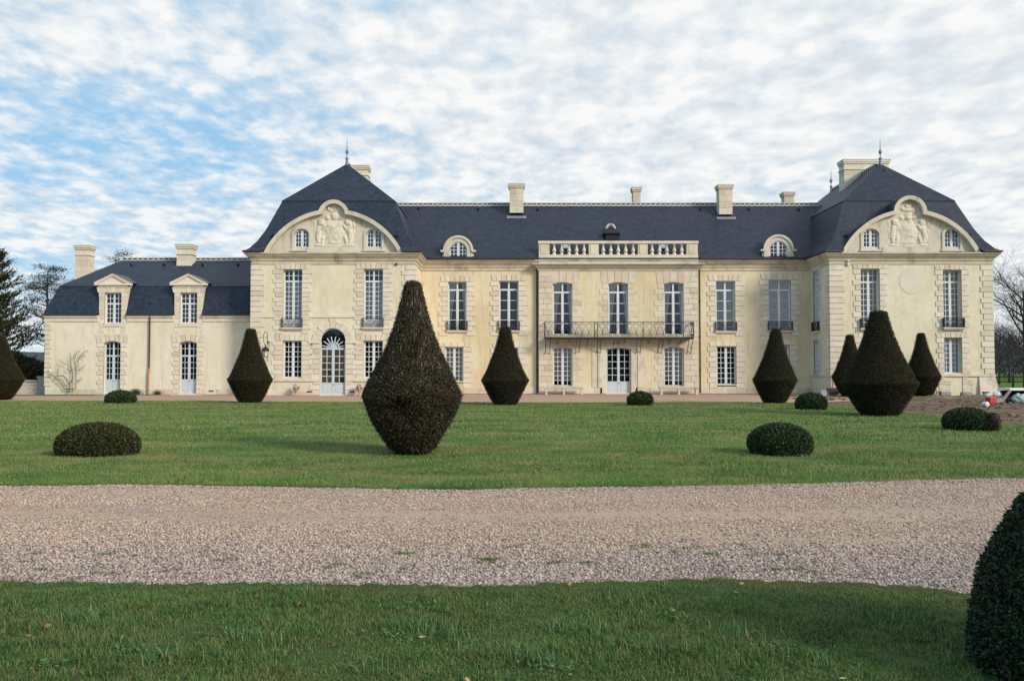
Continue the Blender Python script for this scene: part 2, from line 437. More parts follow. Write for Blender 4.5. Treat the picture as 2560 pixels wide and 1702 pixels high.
def scroll_pts(cx, cz, r, turns, a0, sgn, n=14):
    return [(cx + r * (1 - .72 * k / n) * math.cos(a0 + sgn * turns * 2 * PI * k / n), cz + r * (1 - .72 * k / n) * math.sin(a0 + sgn * turns * 2 * PI * k / n)) for k in range(n + 1)]
def scroll_panel(mb, fr, u0, u1, z0, z1, d, r=.012):
    """wrought-iron heart: two bars crossing into four curls"""
    w, h = u1 - u0, z1 - z0; c = (u0 + u1) / 2; q = w * .235
    for s in (-1, 1):
        top = scroll_pts(c + s * w * .24, z1 - q - .01, q, 1.15, R(200) if s > 0 else R(-20), -s)
        bot = scroll_pts(c + s * w * .24, z0 + q + .01, q, 1.15, R(160) if s > 0 else R(20), s)
        bar = [(c + s * w * .47, z1 - q - .06), (c + s * w * .22, z0 + h * .55), (c + s * .01, z0 + h * .30), (c + s * w * .03, z0 + q)]
        for P in (top, bot, bar): mb.tube([fr(u, z, d) for u, z in P], r, 4, False)

def railing(fr, u0, u1, z0, z1, parent, n=3, d=.10, mat='iron'):
    mb = MB(); t = .018
    mb.fbox(fr, u0, u1, z1 - .03, z1, d - t, d + t); mb.fbox(fr, u0, u1, z0 + .02, z0 + .045, d - t, d + t)
    for u in (u0, u1): mb.fbox(fr, u - .02, u + .02, z0, z1, -.01, d + t + .002)
    for k in range(n):
        a, b = u0 + (u1 - u0) * k / n, u0 + (u1 - u0) * (k + 1) / n
        scroll_panel(mb, fr, a, b, z0 + .05, z1 - .04, d)
        if k: mb.fbox(fr, a - .009, a + .009, z0 + .046, z1 - .031, d - .01, d + .01)
    return part(mb, 'railing', mat, parent)

def window(name, fr, u0, u1, z0, z1, rise=0, cols=2, rows=7, top=0, zt=None, panel=0, fill='dark', rev=.2, mat='paint', fan=False, bar=.036):
    """a pair of glazed leaves under an optional transom light; children: pane, curtain / blind, handle"""
    mb = MB(); zs = z1 - rise; c = (u0 + u1) / 2; dd = -rev
    F, S, M = .065, .06, bar
    AZ = lambda u, off=0: arc_z(u, u0, u1, zs, rise) - off
    for a, b in ((u0, u0 + F), (u1 - F, u1)): mb.fbox(fr, a, b, z0, zs if rise else z1, dd - .05, dd)
    mb.fbox(fr, u0 + F, u1 - F, z0, z0 + F, dd - .05, dd)
    if rise:
        n = 14
        for i in range(n):
            ua, ub = u0 + (u1 - u0) * i / n, u0 + (u1 - u0) * (i + 1) / n
            mb.prism(fr, [(ua, max(AZ(ua, F * 1.15), zs - .2)), (ub, max(AZ(ub, F * 1.15), zs - .2)), (ub, AZ(ub)), (ua, AZ(ua))], dd - .05, dd)
    else: mb.fbox(fr, u0 + F, u1 - F, z1 - F, z1, dd - .05, dd)
    ztop = z1 if rise == 0 else zs
    main_top = zt if zt else None
    # centre post and leaf stiles
    hi = AZ(c, F)
    zmid = zt if zt else hi
    mb.fbox(fr, c - .055, c + .055, z0 + F, (zmid if fan else hi), dd - .045, dd + .012)
    if zt: mb.fbox(fr, u0 + F, u1 - F, zt - .05, zt + .06, dd - .045, dd + .02)
    def grid(ua, ub, za, zb, nc, nr):
        for k in range(1, nc):
            u = ua + (ub - ua) * k / nc
            mb.fbox(fr, u - M / 2, u + M / 2, za, min(zb, AZ(u, F * .8)), dd - .03, dd - .004)
        for k in range(1, nr):
            z = za + (zb - za) * k / nr; x0, x1 = ua, ub
            if rise and z > zs - .02:
                while x0 < c and AZ(x0, F * .6) < z: x0 += .02
                while x1 > c and AZ(x1, F * .6) < z: x1 -= .02
            if x1 - x0 > .06: mb.fbox(fr, x0, x1, z - M / 2, z + M / 2, dd - .03, dd - .005)
    glass_lo = z0 + F
    lower_top = (zt - .05) if zt else (z1 - F)
    if panel:
        glass_lo = z0 + panel
        mb.fbox(fr, u0 + F, u1 - F, z0 + F, glass_lo, dd - .03, dd - .008)
        for s, e in ((u0 + F, c - .055), (c + .055, u1 - F)):
            mb.fbox(fr, s + .09, e - .09, z0 + F + .1, glass_lo - .12, dd - .008, dd + .008)
        mb.fbox(fr, u0 + F, u1 - F, glass_lo - .05, glass_lo + .02, dd - .02, dd + .006)
    for s, e in ((u0 + F, c - .055), (c + .055, u1 - F)):
        mb.fbox(fr, s, s + .03, glass_lo, min(lower_top, AZ(s, F)), dd - .04, dd + .004); mb.fbox(fr, e - .03, e, glass_lo, min(lower_top, AZ(e, F)), dd - .04, dd + .004)
        grid(s, e, glass_lo, lower_top, cols, rows)
        if zt and top and not fan: grid(s, e, zt + .06, z1 - F, cols, top)
    if fan:      # half-round fanlight
        rr = (u1 - u0) / 2 - F; zc = zt + .06; n = 18
        for q in (.50,):
            P = [(c + rr * q * math.cos(PI * k / n), zc + rr * q * math.sin(PI * k / n)) for k in range(n + 1)]
            mb.tube([fr(u, z, dd - .01) for u, z in P], .03, 4)
        for k in range(8):
            a = PI * (k + .5) / 8
            mb.tube([fr(c + rr * .12 * math.cos(a), zc + rr * .12 * math.sin(a), dd - .01), fr(c + rr * .99 * math.cos(a), zc + rr * .99 * math.sin(a), dd - .01)], .034, 4)
        mb.fbox(fr, c - .05, c + .05, zc, zc + .28, dd - .02, dd + .01)
    o = part(mb, name, mat)
    def sheet(a, b, za, zb, d, wav=0, nm='blind_or_dark_sheet', m='blind_grey'):
        q = MB(); n = 10 if (rise or wav) else 1
        for i in range(n):
            ua, ub = a + (b - a) * i / n, a + (b - a) * (i + 1) / n
            fa, fb = d + wav * math.sin(i * 2.1), d + wav * math.sin((i + 1) * 2.1)
            q.poly(fr(ua, za, fa), fr(ub, za, fb), fr(ub, min(zb, AZ(ub)), fb), fr(ua, min(zb, AZ(ua)), fa))
        return part(q, nm, m, o)
    sheet(u0 + .03, u1 - .03, glass_lo if panel else z0 + .03, z1 - .01, dd - .02, nm='pane', m='glass')
    lo, hi2 = glass_lo, z1 - .02
    if fill == 'blind_or_dark_sheet': sheet(u0 + .05, u1 - .05, lo, hi2, dd - .055, .006, 'blind_or_dark_sheet', 'blind_grey')
    elif fill == 'blind_gap': sheet(u0 + .05, u1 - .05, lo + .30, hi2, dd - .055, .006, 'blind_or_dark_sheet', 'blind_grey')
    elif fill == 'blind_white': sheet(u0 + .05, u1 - .05, lo, hi2, dd - .055, .006, 'blind_or_dark_sheet', 'blind_white')
    elif fill == 'blind_blue': sheet(u0 + .05, u1 - .05, lo, hi2, dd - .055, .006, 'blind_or_dark_sheet', 'blind_blue')
    elif fill == 'half': sheet(u0 + .05, u1 - .05, lo, zt - .02, dd - .055, .006, 'blind_or_dark_sheet', 'blind_grey')
    elif fill == 'pink': sheet(u0 + .05, u1 - .05, lo, hi2, dd - .055, .006, 'inner_shutter', 'blind_pink')
    elif fill == 'white': sheet(u0 + .05, u1 - .05, lo, hi2, dd - .065, .015, 'curtain', 'blind_white')
    elif fill == 'board_or_shade_panel':
        q = MB(); nr, ncl = rows, cols * 2; k = 0
        for r_ in range(nr):
            for c_ in range(ncl):
                a = u0 + F + (u1 - u0 - 2 * F) * c_ / ncl; b = u0 + F + (u1 - u0 - 2 * F) * (c_ + 1) / ncl
                za = lo + (lower_top - lo) * r_ / nr; zb = lo + (lower_top - lo) * (r_ + 1) / nr
                q.mi = 1 if (r_, c_) in ((1, 1), (0, 3)) else 0
                q.fbox(fr, a + .004, b - .004, za + .004, zb - .004, dd - .07, dd - .035 + random.uniform(-.008, .004))
        part(q, 'board_or_shade_panel', ['plywood', 'green_board'], o)
    elif fill in ('drape', 'drape_l'):
        n = 9; nz = 10; wl = (u1 - u0)
        for s in (-1, 1):
            q = MB()
            for k in range(nz):
                t0, t1 = k / nz, (k + 1) / nz
                za, zb = lo + (hi2 - lo) * t0, lo + (hi2 - lo) * t1
                # gathered low at the jamb, wide at the head
                f = lambda t: wl * ((.11 + .30 * t ** 1.3) if (s < 0 or fill == 'drape') else (.06 + .14 * t)) * (1.0 if s < 0 or fill != 'drape' else .62)
                e = u0 + .04 if s < 0 else u1 - .04
                for i in range(n):
                    A = [(e - s * f(t) * j / n, z, dd - .09 + .02 * math.sin(j * 2.4)) for t, z, j in ((t0, za, i), (t0, za, i + 1), (t1, zb, i + 1), (t1, zb, i))]
                    A = [(u, min(z, AZ(u) - .01), d) for u, z, d in A]
                    q.poly(*[fr(*p) for p in A])
            part(q, 'curtain', 'curtain_cloth', o)
    if panel:
        q = MB(); q.tube([fr(c + .02, glass_lo - .1, dd + .01), fr(c + .02, glass_lo - .1, dd + .06), fr(c + .11, glass_lo - .1, dd + .06)], .014, 5)
        part(q, 'handle', 'iron', o)
    return o

def sill(fr, u0, u1, z, parent, mat='old_stone', d=.16, h=.13, ov=.10):
    mb = MB(); mb.fbox(fr, u0 - ov, u1 + ov, z - h * .5, z, -.28, d); mb.fbox(fr, u0 - ov + .04, u1 + ov - .04, z - h, z - h * .5, -.05, d - .05)
    return part(mb, 'sill', mat, parent)

def chimney(x0, x1, y0, y1, z0, z1, parent, mat='limestone', cap=.10, band=True):
    mb = MB(); n = max(2, round((z1 - z0 - .35) / .42)); top = z1 - .32
    for k in range(n):
        a, b = z0 + (top - z0) * k / n, z0 + (top - z0) * (k + 1) / n; e = .004 if k % 2 else 0
        s = x0 + (x1 - x0) * (.42 if k % 2 else .6)
        mb.box(x0 - e, s - .005, y0 - e, y1 + e, a + .004, b - .004); mb.box(s + .005, x1 + e, y0 - e, y1 + e, a + .004, b - .004)
    mb.box(x0 + .02, x1 - .02, y0 + .02, y1 - .02, z0, top)
    if band: mb.box(x0 - .06, x1 + .06, y0 - .06, y1 + .06, top - .42, top - .34)
    mb.box(x0 - cap * .6, x1 + cap * .6, y0 - cap * .6, y1 + cap * .6, top, top + .12)
    mb.box(x0 - cap, x1 + cap, y0 - cap, y1 + cap, top + .12, z1 - .08)
    o = part(mb, 'chimney', mat, parent)
    q = MB(); q.box(x0 - cap - .015, x1 + cap + .015, y0 - cap - .015, y1 + cap + .015, z1 - .08, z1); q.box(x0 - .03, x1 + .03, y0 - .05, y0 - .008, z0 - .1, z0 + .42)
    q2 = MB(); q2.box(x0 - cap - .015, x1 + cap + .015, y0 - cap - .015, y1 + cap + .015, z1 - .08, z1)
    part(q2, 'chimney_cap', 'weathered_stone', parent)
    return o

def ridge_tiles(x0, x1, y, z, parent, step=.36, along='x'):
    mb = MB(); n = int(abs(x1 - x0) / step); s = (x1 - x0) / n
    for k in range(n):
        a = x0 + s * k; mb.mi = 0
        lo, hi = min(a, a + s * .80), max(a, a + s * .80)
        l2, h2 = min(a + s * .80, a + s), max(a + s * .80, a + s)
        if along == 'x':
            mb.box(lo, hi, y - .10, y + .10, z - .06, z + .09); mb.mi = 1
            mb.box(l2, h2, y - .14, y + .14, z - .1, z + .16); mb.box(lo, hi, y - .12, y + .12, z + .09, z + .15); mb.box(lo, hi, y - .17, y - .101, z - .12, z - .02)
        else:
            mb.box(y - .10, y + .10, lo, hi, z - .06, z + .09); mb.mi = 1
            mb.box(y - .14, y + .14, l2, h2, z - .1, z + .16); mb.box(y - .12, y + .12, lo, hi, z + .09, z + .15)
    return part(mb, 'ridge_tiles', ['ridge_tile', 'ridge_mortar'], parent)

def finial(x, y, z, h, parent):
    mb = MB()
    mb.lathe(x, y, [(a * .68, b) for a, b in [(.20, z - .25), (.17, z + .02), (.13, z + .06), (.17, z + .10), (.11, z + .16), (.14, z + .30), (.20, z + .36), (.06, z + .42), (.05, z + .6), (.06, z + .64), (.155, z + .72), (.175, z + .80), (.14, z + .9), (.05, z + .97), (.035, z + h * .62), (.07, z + h * .65), (.03, z + h * .68), (.028, z + h * .80), (.05, z + h * .82), (.02, z + h * .85), (.012, z + h)]], 10)
    return part(mb, 'finial', 'zinc', parent, True)

def roof_vent(parent, x, y, z, s=.14):
    mb = MB(); mb.add([(x - s, y, z), (x + s, y, z), (x, y - .08, z + s * 1.3), (x, y + .5, z + s * 1.3), (x - s, y + .4, z), (x + s, y + .4, z)], [(0, 1, 2), (0, 2, 3, 4), (1, 5, 3, 2)])
    return part(mb, 'roof_vent', 'gutter_metal', parent)

CORNICE = [(0, 8.24), (.05, 8.24), (.05, 8.28), (.03, 8.30), (.03, 8.44), (.09, 8.47), (.10, 8.55), (.14, 8.62), (.24, 8.70), (.34, 8.83), (.40, 8.86), (.40, 8.94), (.30, 8.96), (0, 8.96)]

def pavilion_roof(xa, xb, ya, yb, prof, apex_k, zr, ped=None):
    """mansard with a swept foot; ped = (centre, outline) leaves the arched gable front open"""
    mb = MB(); cx = (xa + xb) / 2; hw = (xb - xa) / 2
    rows = []
    for (k0, z0), (k1, z1) in zip(prof, prof[1:]):
        n = 8
        rows += [(k0 + (k1 - k0) * i / n, z0 + (z1 - z0) * i / n) for i in range(n)]
    rows.append(prof[-1])
    for (k0, z0), (k1, z1) in zip(rows, rows[1:]):
        g0, g1 = ped(z0), ped(z1)
        A, B, C, D = (xa + k0, ya + k0, z0), (xb - k0, ya + k0, z0), (xb - k1, ya + k1, z1), (xa + k1, ya + k1, z1)
        if g0 > 0:
            mb.poly(A, (cx - g0, ya + k0, z0), (cx - g1, ya + k1, z1), D); mb.poly((cx + g0, ya + k0, z0), B, C, (cx + g1, ya + k1, z1))
        else: mb.poly(A, B, C, D)
    for (k0, z0), (k1, z1) in zip(prof, prof[1:]):
        mb.poly((xa + k0, ya + k0, z0), (xa + k1, ya + k1, z1), (xa + k1, yb - k1, z1), (xa + k0, yb - k0, z0))
        mb.poly((xb - k0, ya + k0, z0), (xb - k1, ya + k1, z1), (xb - k1, yb - k1, z1), (xb - k0, yb - k0, z0))
        mb.poly((xa + k0, yb - k0, z0), (xb - k0, yb - k0, z0), (xb - k1, yb - k1, z1), (xa + k1, yb - k1, z1))
    k, z = prof[-1]
    a, b, c, d = (xa + k - .06, ya + k - .06, z - .02), (xb - k + .06, ya + k - .06, z - .02), (xb - k + .06, yb - k + .06, z - .02), (xa + k - .06, yb - k + .06, z - .02)
    e, f = (cx, ya + apex_k, zr), (cx, yb - apex_k, zr)
    mb.poly(a, b, e); mb.poly(b, c, f, e); mb.poly(c, d, f); mb.poly(d, a, e, f)
    return mb, cx, e, f

def gable_outline(a, Rb, cb, r, zc, n=22):
    """arched gable: big segment (radius Rb about -cb) with a round head (radius r about zc); list of (u, z)"""
    lo, hi = .2, a
    F = lambda u: (math.sqrt(max(Rb * Rb - u * u, 0)) - cb) - (zc + math.sqrt(max(r * r - u * u, 0)))
    u = 0.0; sh = r * .9
    k = 0
    while k < 400:
        u = r * (1 - k / 400)
        if F(u) <= 0: sh = u; break
        k += 1
    zsh = math.sqrt(Rb * Rb - sh * sh) - cb
    P = []
    t0 = math.atan2(cb, -a); t1 = math.atan2(zsh + cb, -sh)
    t0 = math.atan2(cb, -math.sqrt(Rb * Rb - cb * cb))
    for i in range(n + 1): t = t0 + (t1 - t0) * i / n; P.append((Rb * math.cos(t), Rb * math.sin(t) - cb))
    s0 = math.atan2(zsh - zc, -sh) % (2 * PI)
    for i in range(1, 2 * n): t = s0 + (PI - 2 * s0) * i / (2 * n); P.append((r * math.cos(t), zc + r * math.sin(t)))
    Q = [(-u, z) for u, z in P[:n + 1]][::-1]
    return P + Q

def top_at(P, u):
    best = 0
    for (a, za), (b, zb) in zip(P, P[1:]):
        if min(a, b) <= u <= max(a, b) and abs(b - a) > 1e-9: best = max(best, za + (zb - za) * (u - a) / (b - a))
    return best
def half_at(P, z):
    best = 0
    for (a, za), (b, zb) in zip(P, P[1:]):
        if min(za, zb) <= z <= max(za, zb) and abs(zb - za) > 1e-9: best = max(best, abs(a + (b - a) * (z - za) / (zb - za)))
    return best

def relief(fr, cx, z0, seed, parent, sharp, IN):
    """worn carved achievement of arms: shield, supporters, helm and mantling as a height field"""
    rg = np.random.default_rng(seed); nu, nz = 140, 150; U = np.linspace(-1.45, 1.45, nu); Z = np.linspace(0, 2.95, nz)
    uu, zz = np.meshgrid(U, Z); h = np.zeros_like(uu)
    def blob(u, z, su, sz, a, rot=0):
        c, s = math.cos(rot), math.sin(rot); x = (uu - u) * c + (zz - z) * s; y = -(uu - u) * s + (zz - z) * c
        np.maximum(h, a * np.exp(-((x / su) ** 4 + (y / sz) ** 4)), out=h)
    blob(0, 1.02, .50, .56, .12)                                  # shield
    blob(0, 1.05, .36, .42, .15)
    blob(0, .38, .38, .16, .09)
    for s in (-1, 1):                                             # standing beasts
        blob(s * .98, 1.0, .17, .44, .15, s * .18); blob(s * .86, 1.56, .20, .19, .19); blob(s * .70, 1.25, .10, .26, .13, s * .7)
        blob(s * 1.02, .5, .13, .34, .13, -s * .25); blob(s * .74, .45, .11, .3, .12, s * .3); blob(s * 1.38, 1.05, .16, .30, .10, -s * .5)
        blob(s * 1.33, 1.5, .16, .2, .09); blob(s * .95, .13, .28, .08, .10); blob(s * .42, 1.86, .16, .13, .11, s * .6)
        blob(s * .30, 2.42, .20, .13, .12, s * .5); blob(s * .17, 2.06, .07, .2, .08, s * .3)
    blob(0, 1.98, .20, .24, .16); blob(0, 2.36, .34, .15, .13); blob(0, 2.60, .22, .13, .16); blob(0, .05, 1.35, .07, .08)
    for _ in range(int(90)):
        u, z = rg.uniform(-1.4, 1.4), rg.uniform(.05, 2.6)
        if z > 1.75 and abs(u) > .6: continue
        h += rg.uniform(-.07, .06) * sharp * np.exp(-(((uu - u) / rg.uniform(.05, .16)) ** 2 + ((zz - z) / rg.uniform(.05, .16)) ** 2))
    h *= .68; edge = np.clip((1.42 - np.abs(uu)) * 5, 0, 1) * np.clip((zz + .03) * 8, 0, 1)
    lim = np.where(zz > 1.9, .68, 1.42) ; edge *= np.clip((lim - np.abs(uu)) * 6, 0, 1) * np.clip((2.86 - zz) * 6, 0, 1)
    h = h * edge + rg.normal(0, .004, h.shape) * edge - .012 * (1 - edge)
    # stone courses show through the carving
    for zc in np.arange(.42, 2.7, .43): h -= .022 * np.exp(-((zz - zc) / .014) ** 2) * edge
    V = np.stack([cx + uu.ravel(), np.full(uu.size, fr.c) - (h.ravel() - .30), z0 + zz.ravel()], 1) - np.array(BASE)
    i = np.arange(nu * nz).reshape(nz, nu); q = np.stack([i[:-1, :-1], i[:-1, 1:], i[1:, 1:], i[1:, :-1]], -1).reshape(-1, 4)
    ok = zz.ravel() + .38 < np.array([top_at(IN, u) for u in uu.ravel()]) - .02; q = q[ok[q].all(1)]
    me = np_mesh('carved_relief', V, [q], ['old_stone'], smooth=False)
    return link('carved_relief', me, parent)

def build_house():
    global HOUSE
    HOUSE = tag(empty('chateau', BASE), 'long cream chateau with slate mansard roofs and two arched gable pavilions', 'chateau')
    fM, fC, fP, fL = FR('front', YM), FR('front', YC), FR('front', YP), FR('front', YL)
    U = lambda x, y, Y: W(x, y, Y)[0]
    Z = lambda x, y, Y: W(x, y, Y)[1]
    def rect(x0, x1, y0, y1, Y, rise=0):
        ym = (y0 + y1) / 2; xm = (x0 + x1) / 2
        return [U(x0, ym, Y), U(x1, ym, Y), Z(xm, y1, Y), Z(xm, y0, Y), rise]
    EAVE = 8.96
    Lx0, Lx1 = U(628, 800, YP), U(1037, 800, YP)          # left pavilion
    Rx0, Rx1 = U(2075.7, 800, YP), U(2482, 800, YP)         # right pavilion
    Wx0 = U(114, 880, YL)                                   # left end of the low wing
    Cx0, Cx1 = U(1346.9, 800, YC), U(1745.5, 800, YC)       # centre block
    BACK = 69.2; PB = 72.0

    # ---------------- openings
    MU = [dict(r=rect(1120, 1166.3, 704.4, 826.4, YM), zt=Z(1143, 724.7, YM), fill='drape', cols=1, rows=4, top=1),
          dict(r=rect(1247.7, 1296.5, 702.5, 826.4, YM), zt=Z(1270, 724, YM), fill='dark', cols=1, rows=4, top=1),
          dict(r=rect(1790, 1838, 702.7, 827.8, YM), zt=Z(1814, 725.5, YM), fill='white', cols=1, rows=4, top=1),
          dict(r=rect(1921.6, 1977, 700, 826.4, YM), zt=Z(1950, 725, YM), fill='white', cols=1, rows=4, top=1)]
    ML = [dict(r=rect(1112.3, 1158.6, 867, 953, YM), fill='blind_or_dark_sheet'), dict(r=rect(1250, 1296, 868.9, 955, YM), fill='dark'),
          dict(r=rect(1791.8, 1841, 865.6, 961, YM), fill='dark'), dict(r=rect(1925, 1974, 861.8, 958, YM), fill='blind_or_dark_sheet')]
    CU = [dict(r=rect(1382, 1431, 705.5, 836.6, YC, .12), fill=f) for f in ('drape',)] + [dict(r=rect(1521, 1570.4, 705.5, 836.6, YC, .12), fill='drape'), dict(r=rect(1659.7, 1708.8, 705.5, 836.6, YC, .12), fill='drape_l')]
    CL = [dict(r=rect(1382.3, 1431.4, 866.5, 964.7, YC, .14), fill='blind_gap'), dict(r=rect(1660, 1709.8, 866, 964.7, YC, .14), fill='blind_gap')]
    CD = rect(1516, 1578, 868, 984.4, YC, .14); CD[2] = .06
    PU = [dict(r=rect(707.9, 755.3, 673.5, 819.4, YP), fill='half'), dict(r=rect(909.3, 957.5, 672.5, 818.5, YP), fill='half')]
    PL = [dict(r=rect(707, 754.5, 851.6, 944, YP), fill='dark'), dict(r=rect(908.5, 957.5, 851.6, 944, YP), fill='dark')]
    PD = rect(800.3, 863.8, 820, 990, YP); PD[2] = .05; PD[4] = (PD[1] - PD[0]) / 2
    WD = [rect(259, 301.3, 852.3, 984, YL, .16), rect(448, 491.7, 852.5, 985, YL, .16)]
    for r in WD: r[2] = .08
    WU = [rect(261.5, 303.5, 731.7, 807.6, YL), rect(450, 493, 731.7, 807.6, YL)]
    RU = [dict(r=rect(2152, 2199.5, 672, 821, YP)), dict(r=rect(2357.9, 2404, 674.5, 819.5, YP))]
    RL = [dict(r=rect(2154, 2201, 844, 932.5, YP), fill='pink'), dict(r=rect(2360.4, 2405, 844, 932.5, YP), fill='blind_blue')]
    FU = [56.25, 57.35, Z(2042, 828, 56.8), Z(2042, 677, 56.8), 0]; FL_ = [56.25, 57.35, Z(2042, 934, 56.8), Z(2042, 850, 56.8), 0]

    # ---------------- walls
    mb = MB(); wall(mb, fM, Lx1, Cx0, 0, 8.9, [o['r'] for o in MU[:2] + ML[:2]]); wall(mb, fM, Cx1, Rx0, 0, 8.9, [o['r'] for o in MU[2:] + ML[2:]])
    mb.poly((Lx0, BACK, 0), (Rx1, BACK, 0), (Rx1, BACK, 8.9), (Lx0, BACK, 8.9))
    part(mb, 'wall', 'render_gold')
    mb = MB(); wall(mb, fC, Cx0, Cx1, 0, 8.2, [o['r'] for o in CU + CL] + [CD])
    for x in (Cx0, Cx1): mb.poly((x, YC, 0), (x, YM, 0), (x, YM, 8.2), (x, YC, 8.2))
    part(mb, 'wall', 'render_gold')
    for x0, x1, ops, fl in ((Lx0, Lx1, [o['r'] for o in PU + PL] + [PD], 0), (Rx0, Rx1, [o['r'] for o in RU + RL], 1)):
        mb = MB(); wall(mb, fP, x0, x1, 0, 8.9, ops, .36)
        wall(mb, FR('left', x0), YP, PB, 0, 8.9, [FU, FL_] if fl else [], .36)
        wall(mb, FR('right', x1), YP, PB, 0, 8.9, []); mb.poly((x0, PB, 0), (x1, PB, 0), (x1, PB, 8.9), (x0, PB, 8.9))
        part(mb, 'wall', 'render_pale')
    eW = 5.08; dz1 = 7.06
    DR = [(r[0] - .36, r[1] + .36) for r in WU]
    mb = MB(); wall(mb, fL, Wx0, Lx0, 0, dz1, WD + WU, .3, {'u': [x for d in DR for x in d], 'f': lambda u, z: z < eW or any(a < u < b for a, b in DR)}, (eW,))
    mb.poly((Wx0, YL, 0), (Wx0, 66, 0), (Wx0, 66, eW), (Wx0, YL, eW)); mb.poly((Wx0, 66, 0), (Lx0, 66, 0), (Lx0, 66, eW), (Wx0, 66, eW))
    part(mb, 'wall', 'render_new')
    # near-black walls, floors and ceilings: room shade painted in behind the glass
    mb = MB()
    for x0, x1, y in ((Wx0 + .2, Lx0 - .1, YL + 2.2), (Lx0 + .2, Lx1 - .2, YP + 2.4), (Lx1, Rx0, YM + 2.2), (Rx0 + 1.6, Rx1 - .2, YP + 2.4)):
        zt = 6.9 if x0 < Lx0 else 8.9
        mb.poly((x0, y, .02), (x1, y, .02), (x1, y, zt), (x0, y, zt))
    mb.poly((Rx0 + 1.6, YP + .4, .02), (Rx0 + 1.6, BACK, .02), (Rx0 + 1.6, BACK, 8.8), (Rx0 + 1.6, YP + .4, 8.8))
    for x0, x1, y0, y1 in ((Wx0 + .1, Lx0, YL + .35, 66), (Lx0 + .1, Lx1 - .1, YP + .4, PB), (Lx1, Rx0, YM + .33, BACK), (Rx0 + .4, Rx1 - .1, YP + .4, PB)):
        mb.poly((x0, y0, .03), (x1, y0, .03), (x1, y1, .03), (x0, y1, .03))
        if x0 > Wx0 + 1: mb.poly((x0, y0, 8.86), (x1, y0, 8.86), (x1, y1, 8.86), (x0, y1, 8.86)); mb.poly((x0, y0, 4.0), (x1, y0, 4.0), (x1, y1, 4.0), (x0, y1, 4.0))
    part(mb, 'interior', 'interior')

    # ---------------- windows and doors
    for i, o in enumerate(MU):
        a, b, c, d, _ = o['r']
        w = window('window', fM, a, b, c, d, 0, o['cols'], o['rows'], o['top'], o['zt'], 0, o['fill'])
        q = MB(); jamb_stones(q, fM, a, b, c - .35, d, 0, .335, .60, .40); part(q, 'surround', 'limestone', w)
        sill(fM, a, b, c, w); railing(fM, a - .06, b + .06, c, c + .62, w, 3, .13, 'iron')
    for i, o in enumerate(ML):
        a, b, c, d, _ = o['r']; w = window('window', fM, a, b, c, d, 0, 2, 7, 0, None, 0, o['fill'])
        q = MB(); jamb_stones(q, fM, a, b, .05, d, 0, .36, .60, .46, head=.30, keyed=5); part(q, 'surround', 'limestone', w); sill(fM, a, b, c, w, d=.05, ov=.0)
    for o in CU:
        a, b, c, d, r = o['r']; window('window', fC, a, b, c, d, r, 1, 4, 1, Z(1400, 730.7, YC), 0, o['fill'])
    for o in CL:
        a, b, c, d, r = o['r']; w = window('window', fC, a, b, c, d, r, 2, 8, 0, None, 0, o['fill']); sill(fC, a, b, c, w, d=.05, ov=0)
    a, b, c, d, r = CD; window('door', fC, a, b, c, d, r, 2, 5, 0, None, Z(1547, 954, YC) - c, 'dark', mat='paint_door')
    for o in PU:
        a, b, c, d, _ = o['r']; w = window('window', fP, a, b, c, d, 0, 2, 8, 2, Z(731, 703, YP), .5, o['fill'], .22)
        q = MB(); jamb_stones(q, fP, a, b, c - .4, d, 0, .30, .62, .46, .40); part(q, 'surround', 'limestone', w)
        sill(fP, a, b, c, w, d=.2); railing(fP, a - .03, b + .03, c + .02, c + .60, w, 3, .15, 'iron_grey')
    for o in PL:
        a, b, c, d, _ = o['r']; w = window('window', fP, a, b, c, d, 0, 2, 7, 0, None, 0, o['fill'], .22)
        q = MB(); jamb_stones(q, fP, a, b, c - .1, d, 0, .31, .66, .50, .40); part(q, 'surround', 'limestone', w)
    a, b, c, d, r = PD
    w = window('door', fP, a, b, c, d, r, 2, 5, 0, Z(832, 872, YP), Z(832, 957, YP) - c, 'board_or_shade_panel', .12, 'paint_door', True, .045)
    q = MB(); rr = r; zsp = d - r; cu = (a + b) / 2
    jamb_stones(q, fP, a, b, c, zsp - .18, 0, .31, .62, .42, head=0)
    q.fbox(fP, a - .74, a, zsp - .16, zsp + .02, -.05, .09); q.fbox(fP, b, b + .74, zsp - .16, zsp + .02, -.05, .09)
    for k in range(9):
        t0, t1 = PI * k / 9 + .012, PI * (k + 1) / 9 - .012; ro = rr + (.50 if k != 4 else .62) * (1 if k % 2 == 0 else .82)
        P = [(cu + rr * math.cos(t), zsp + rr * math.sin(t)) for t in (t0, (t0 + t1) / 2, t1)] + [(cu + ro * math.cos(t), zsp + ro * math.sin(t)) for t in (t1, (t0 + t1) / 2, t0)]
        q.prism(fP, [(u, max(z, zsp + .03)) for u, z in P], -.05, .04 if k % 2 else .055)
    part(q, 'surround', 'limestone', w)
    for r_ in WD:
        a, b, c, d, r = r_; w = window('door', fL, a, b, c, d, r, 2, 4, 2, Z(280, 889.5, YL), Z(280, 948.6, YL) - c, 'dark', .22, 'paint_door')
        q = MB(); jamb_stones(q, fL, a, b, c, d, r, .30, .44, .30, .42, 7); part(q, 'surround', 'limestone', w)
    for r_ in WU:
        a, b, c, d, _ = r_; w = window('window', fL, a, b, c, d, 0, 2, 4, 2, Z(280, 759, YL), 0, 'dark', .2)
        q = MB(); jamb_stones(q, fL, a, b, c - .9, d, 0, .30, .355, .30, .36, 7, d=.02)
        q.fbox(fL, a - .02, b + .02, c - .22, c - .01, -.28, .05); part(q, 'surround', 'limestone', w)
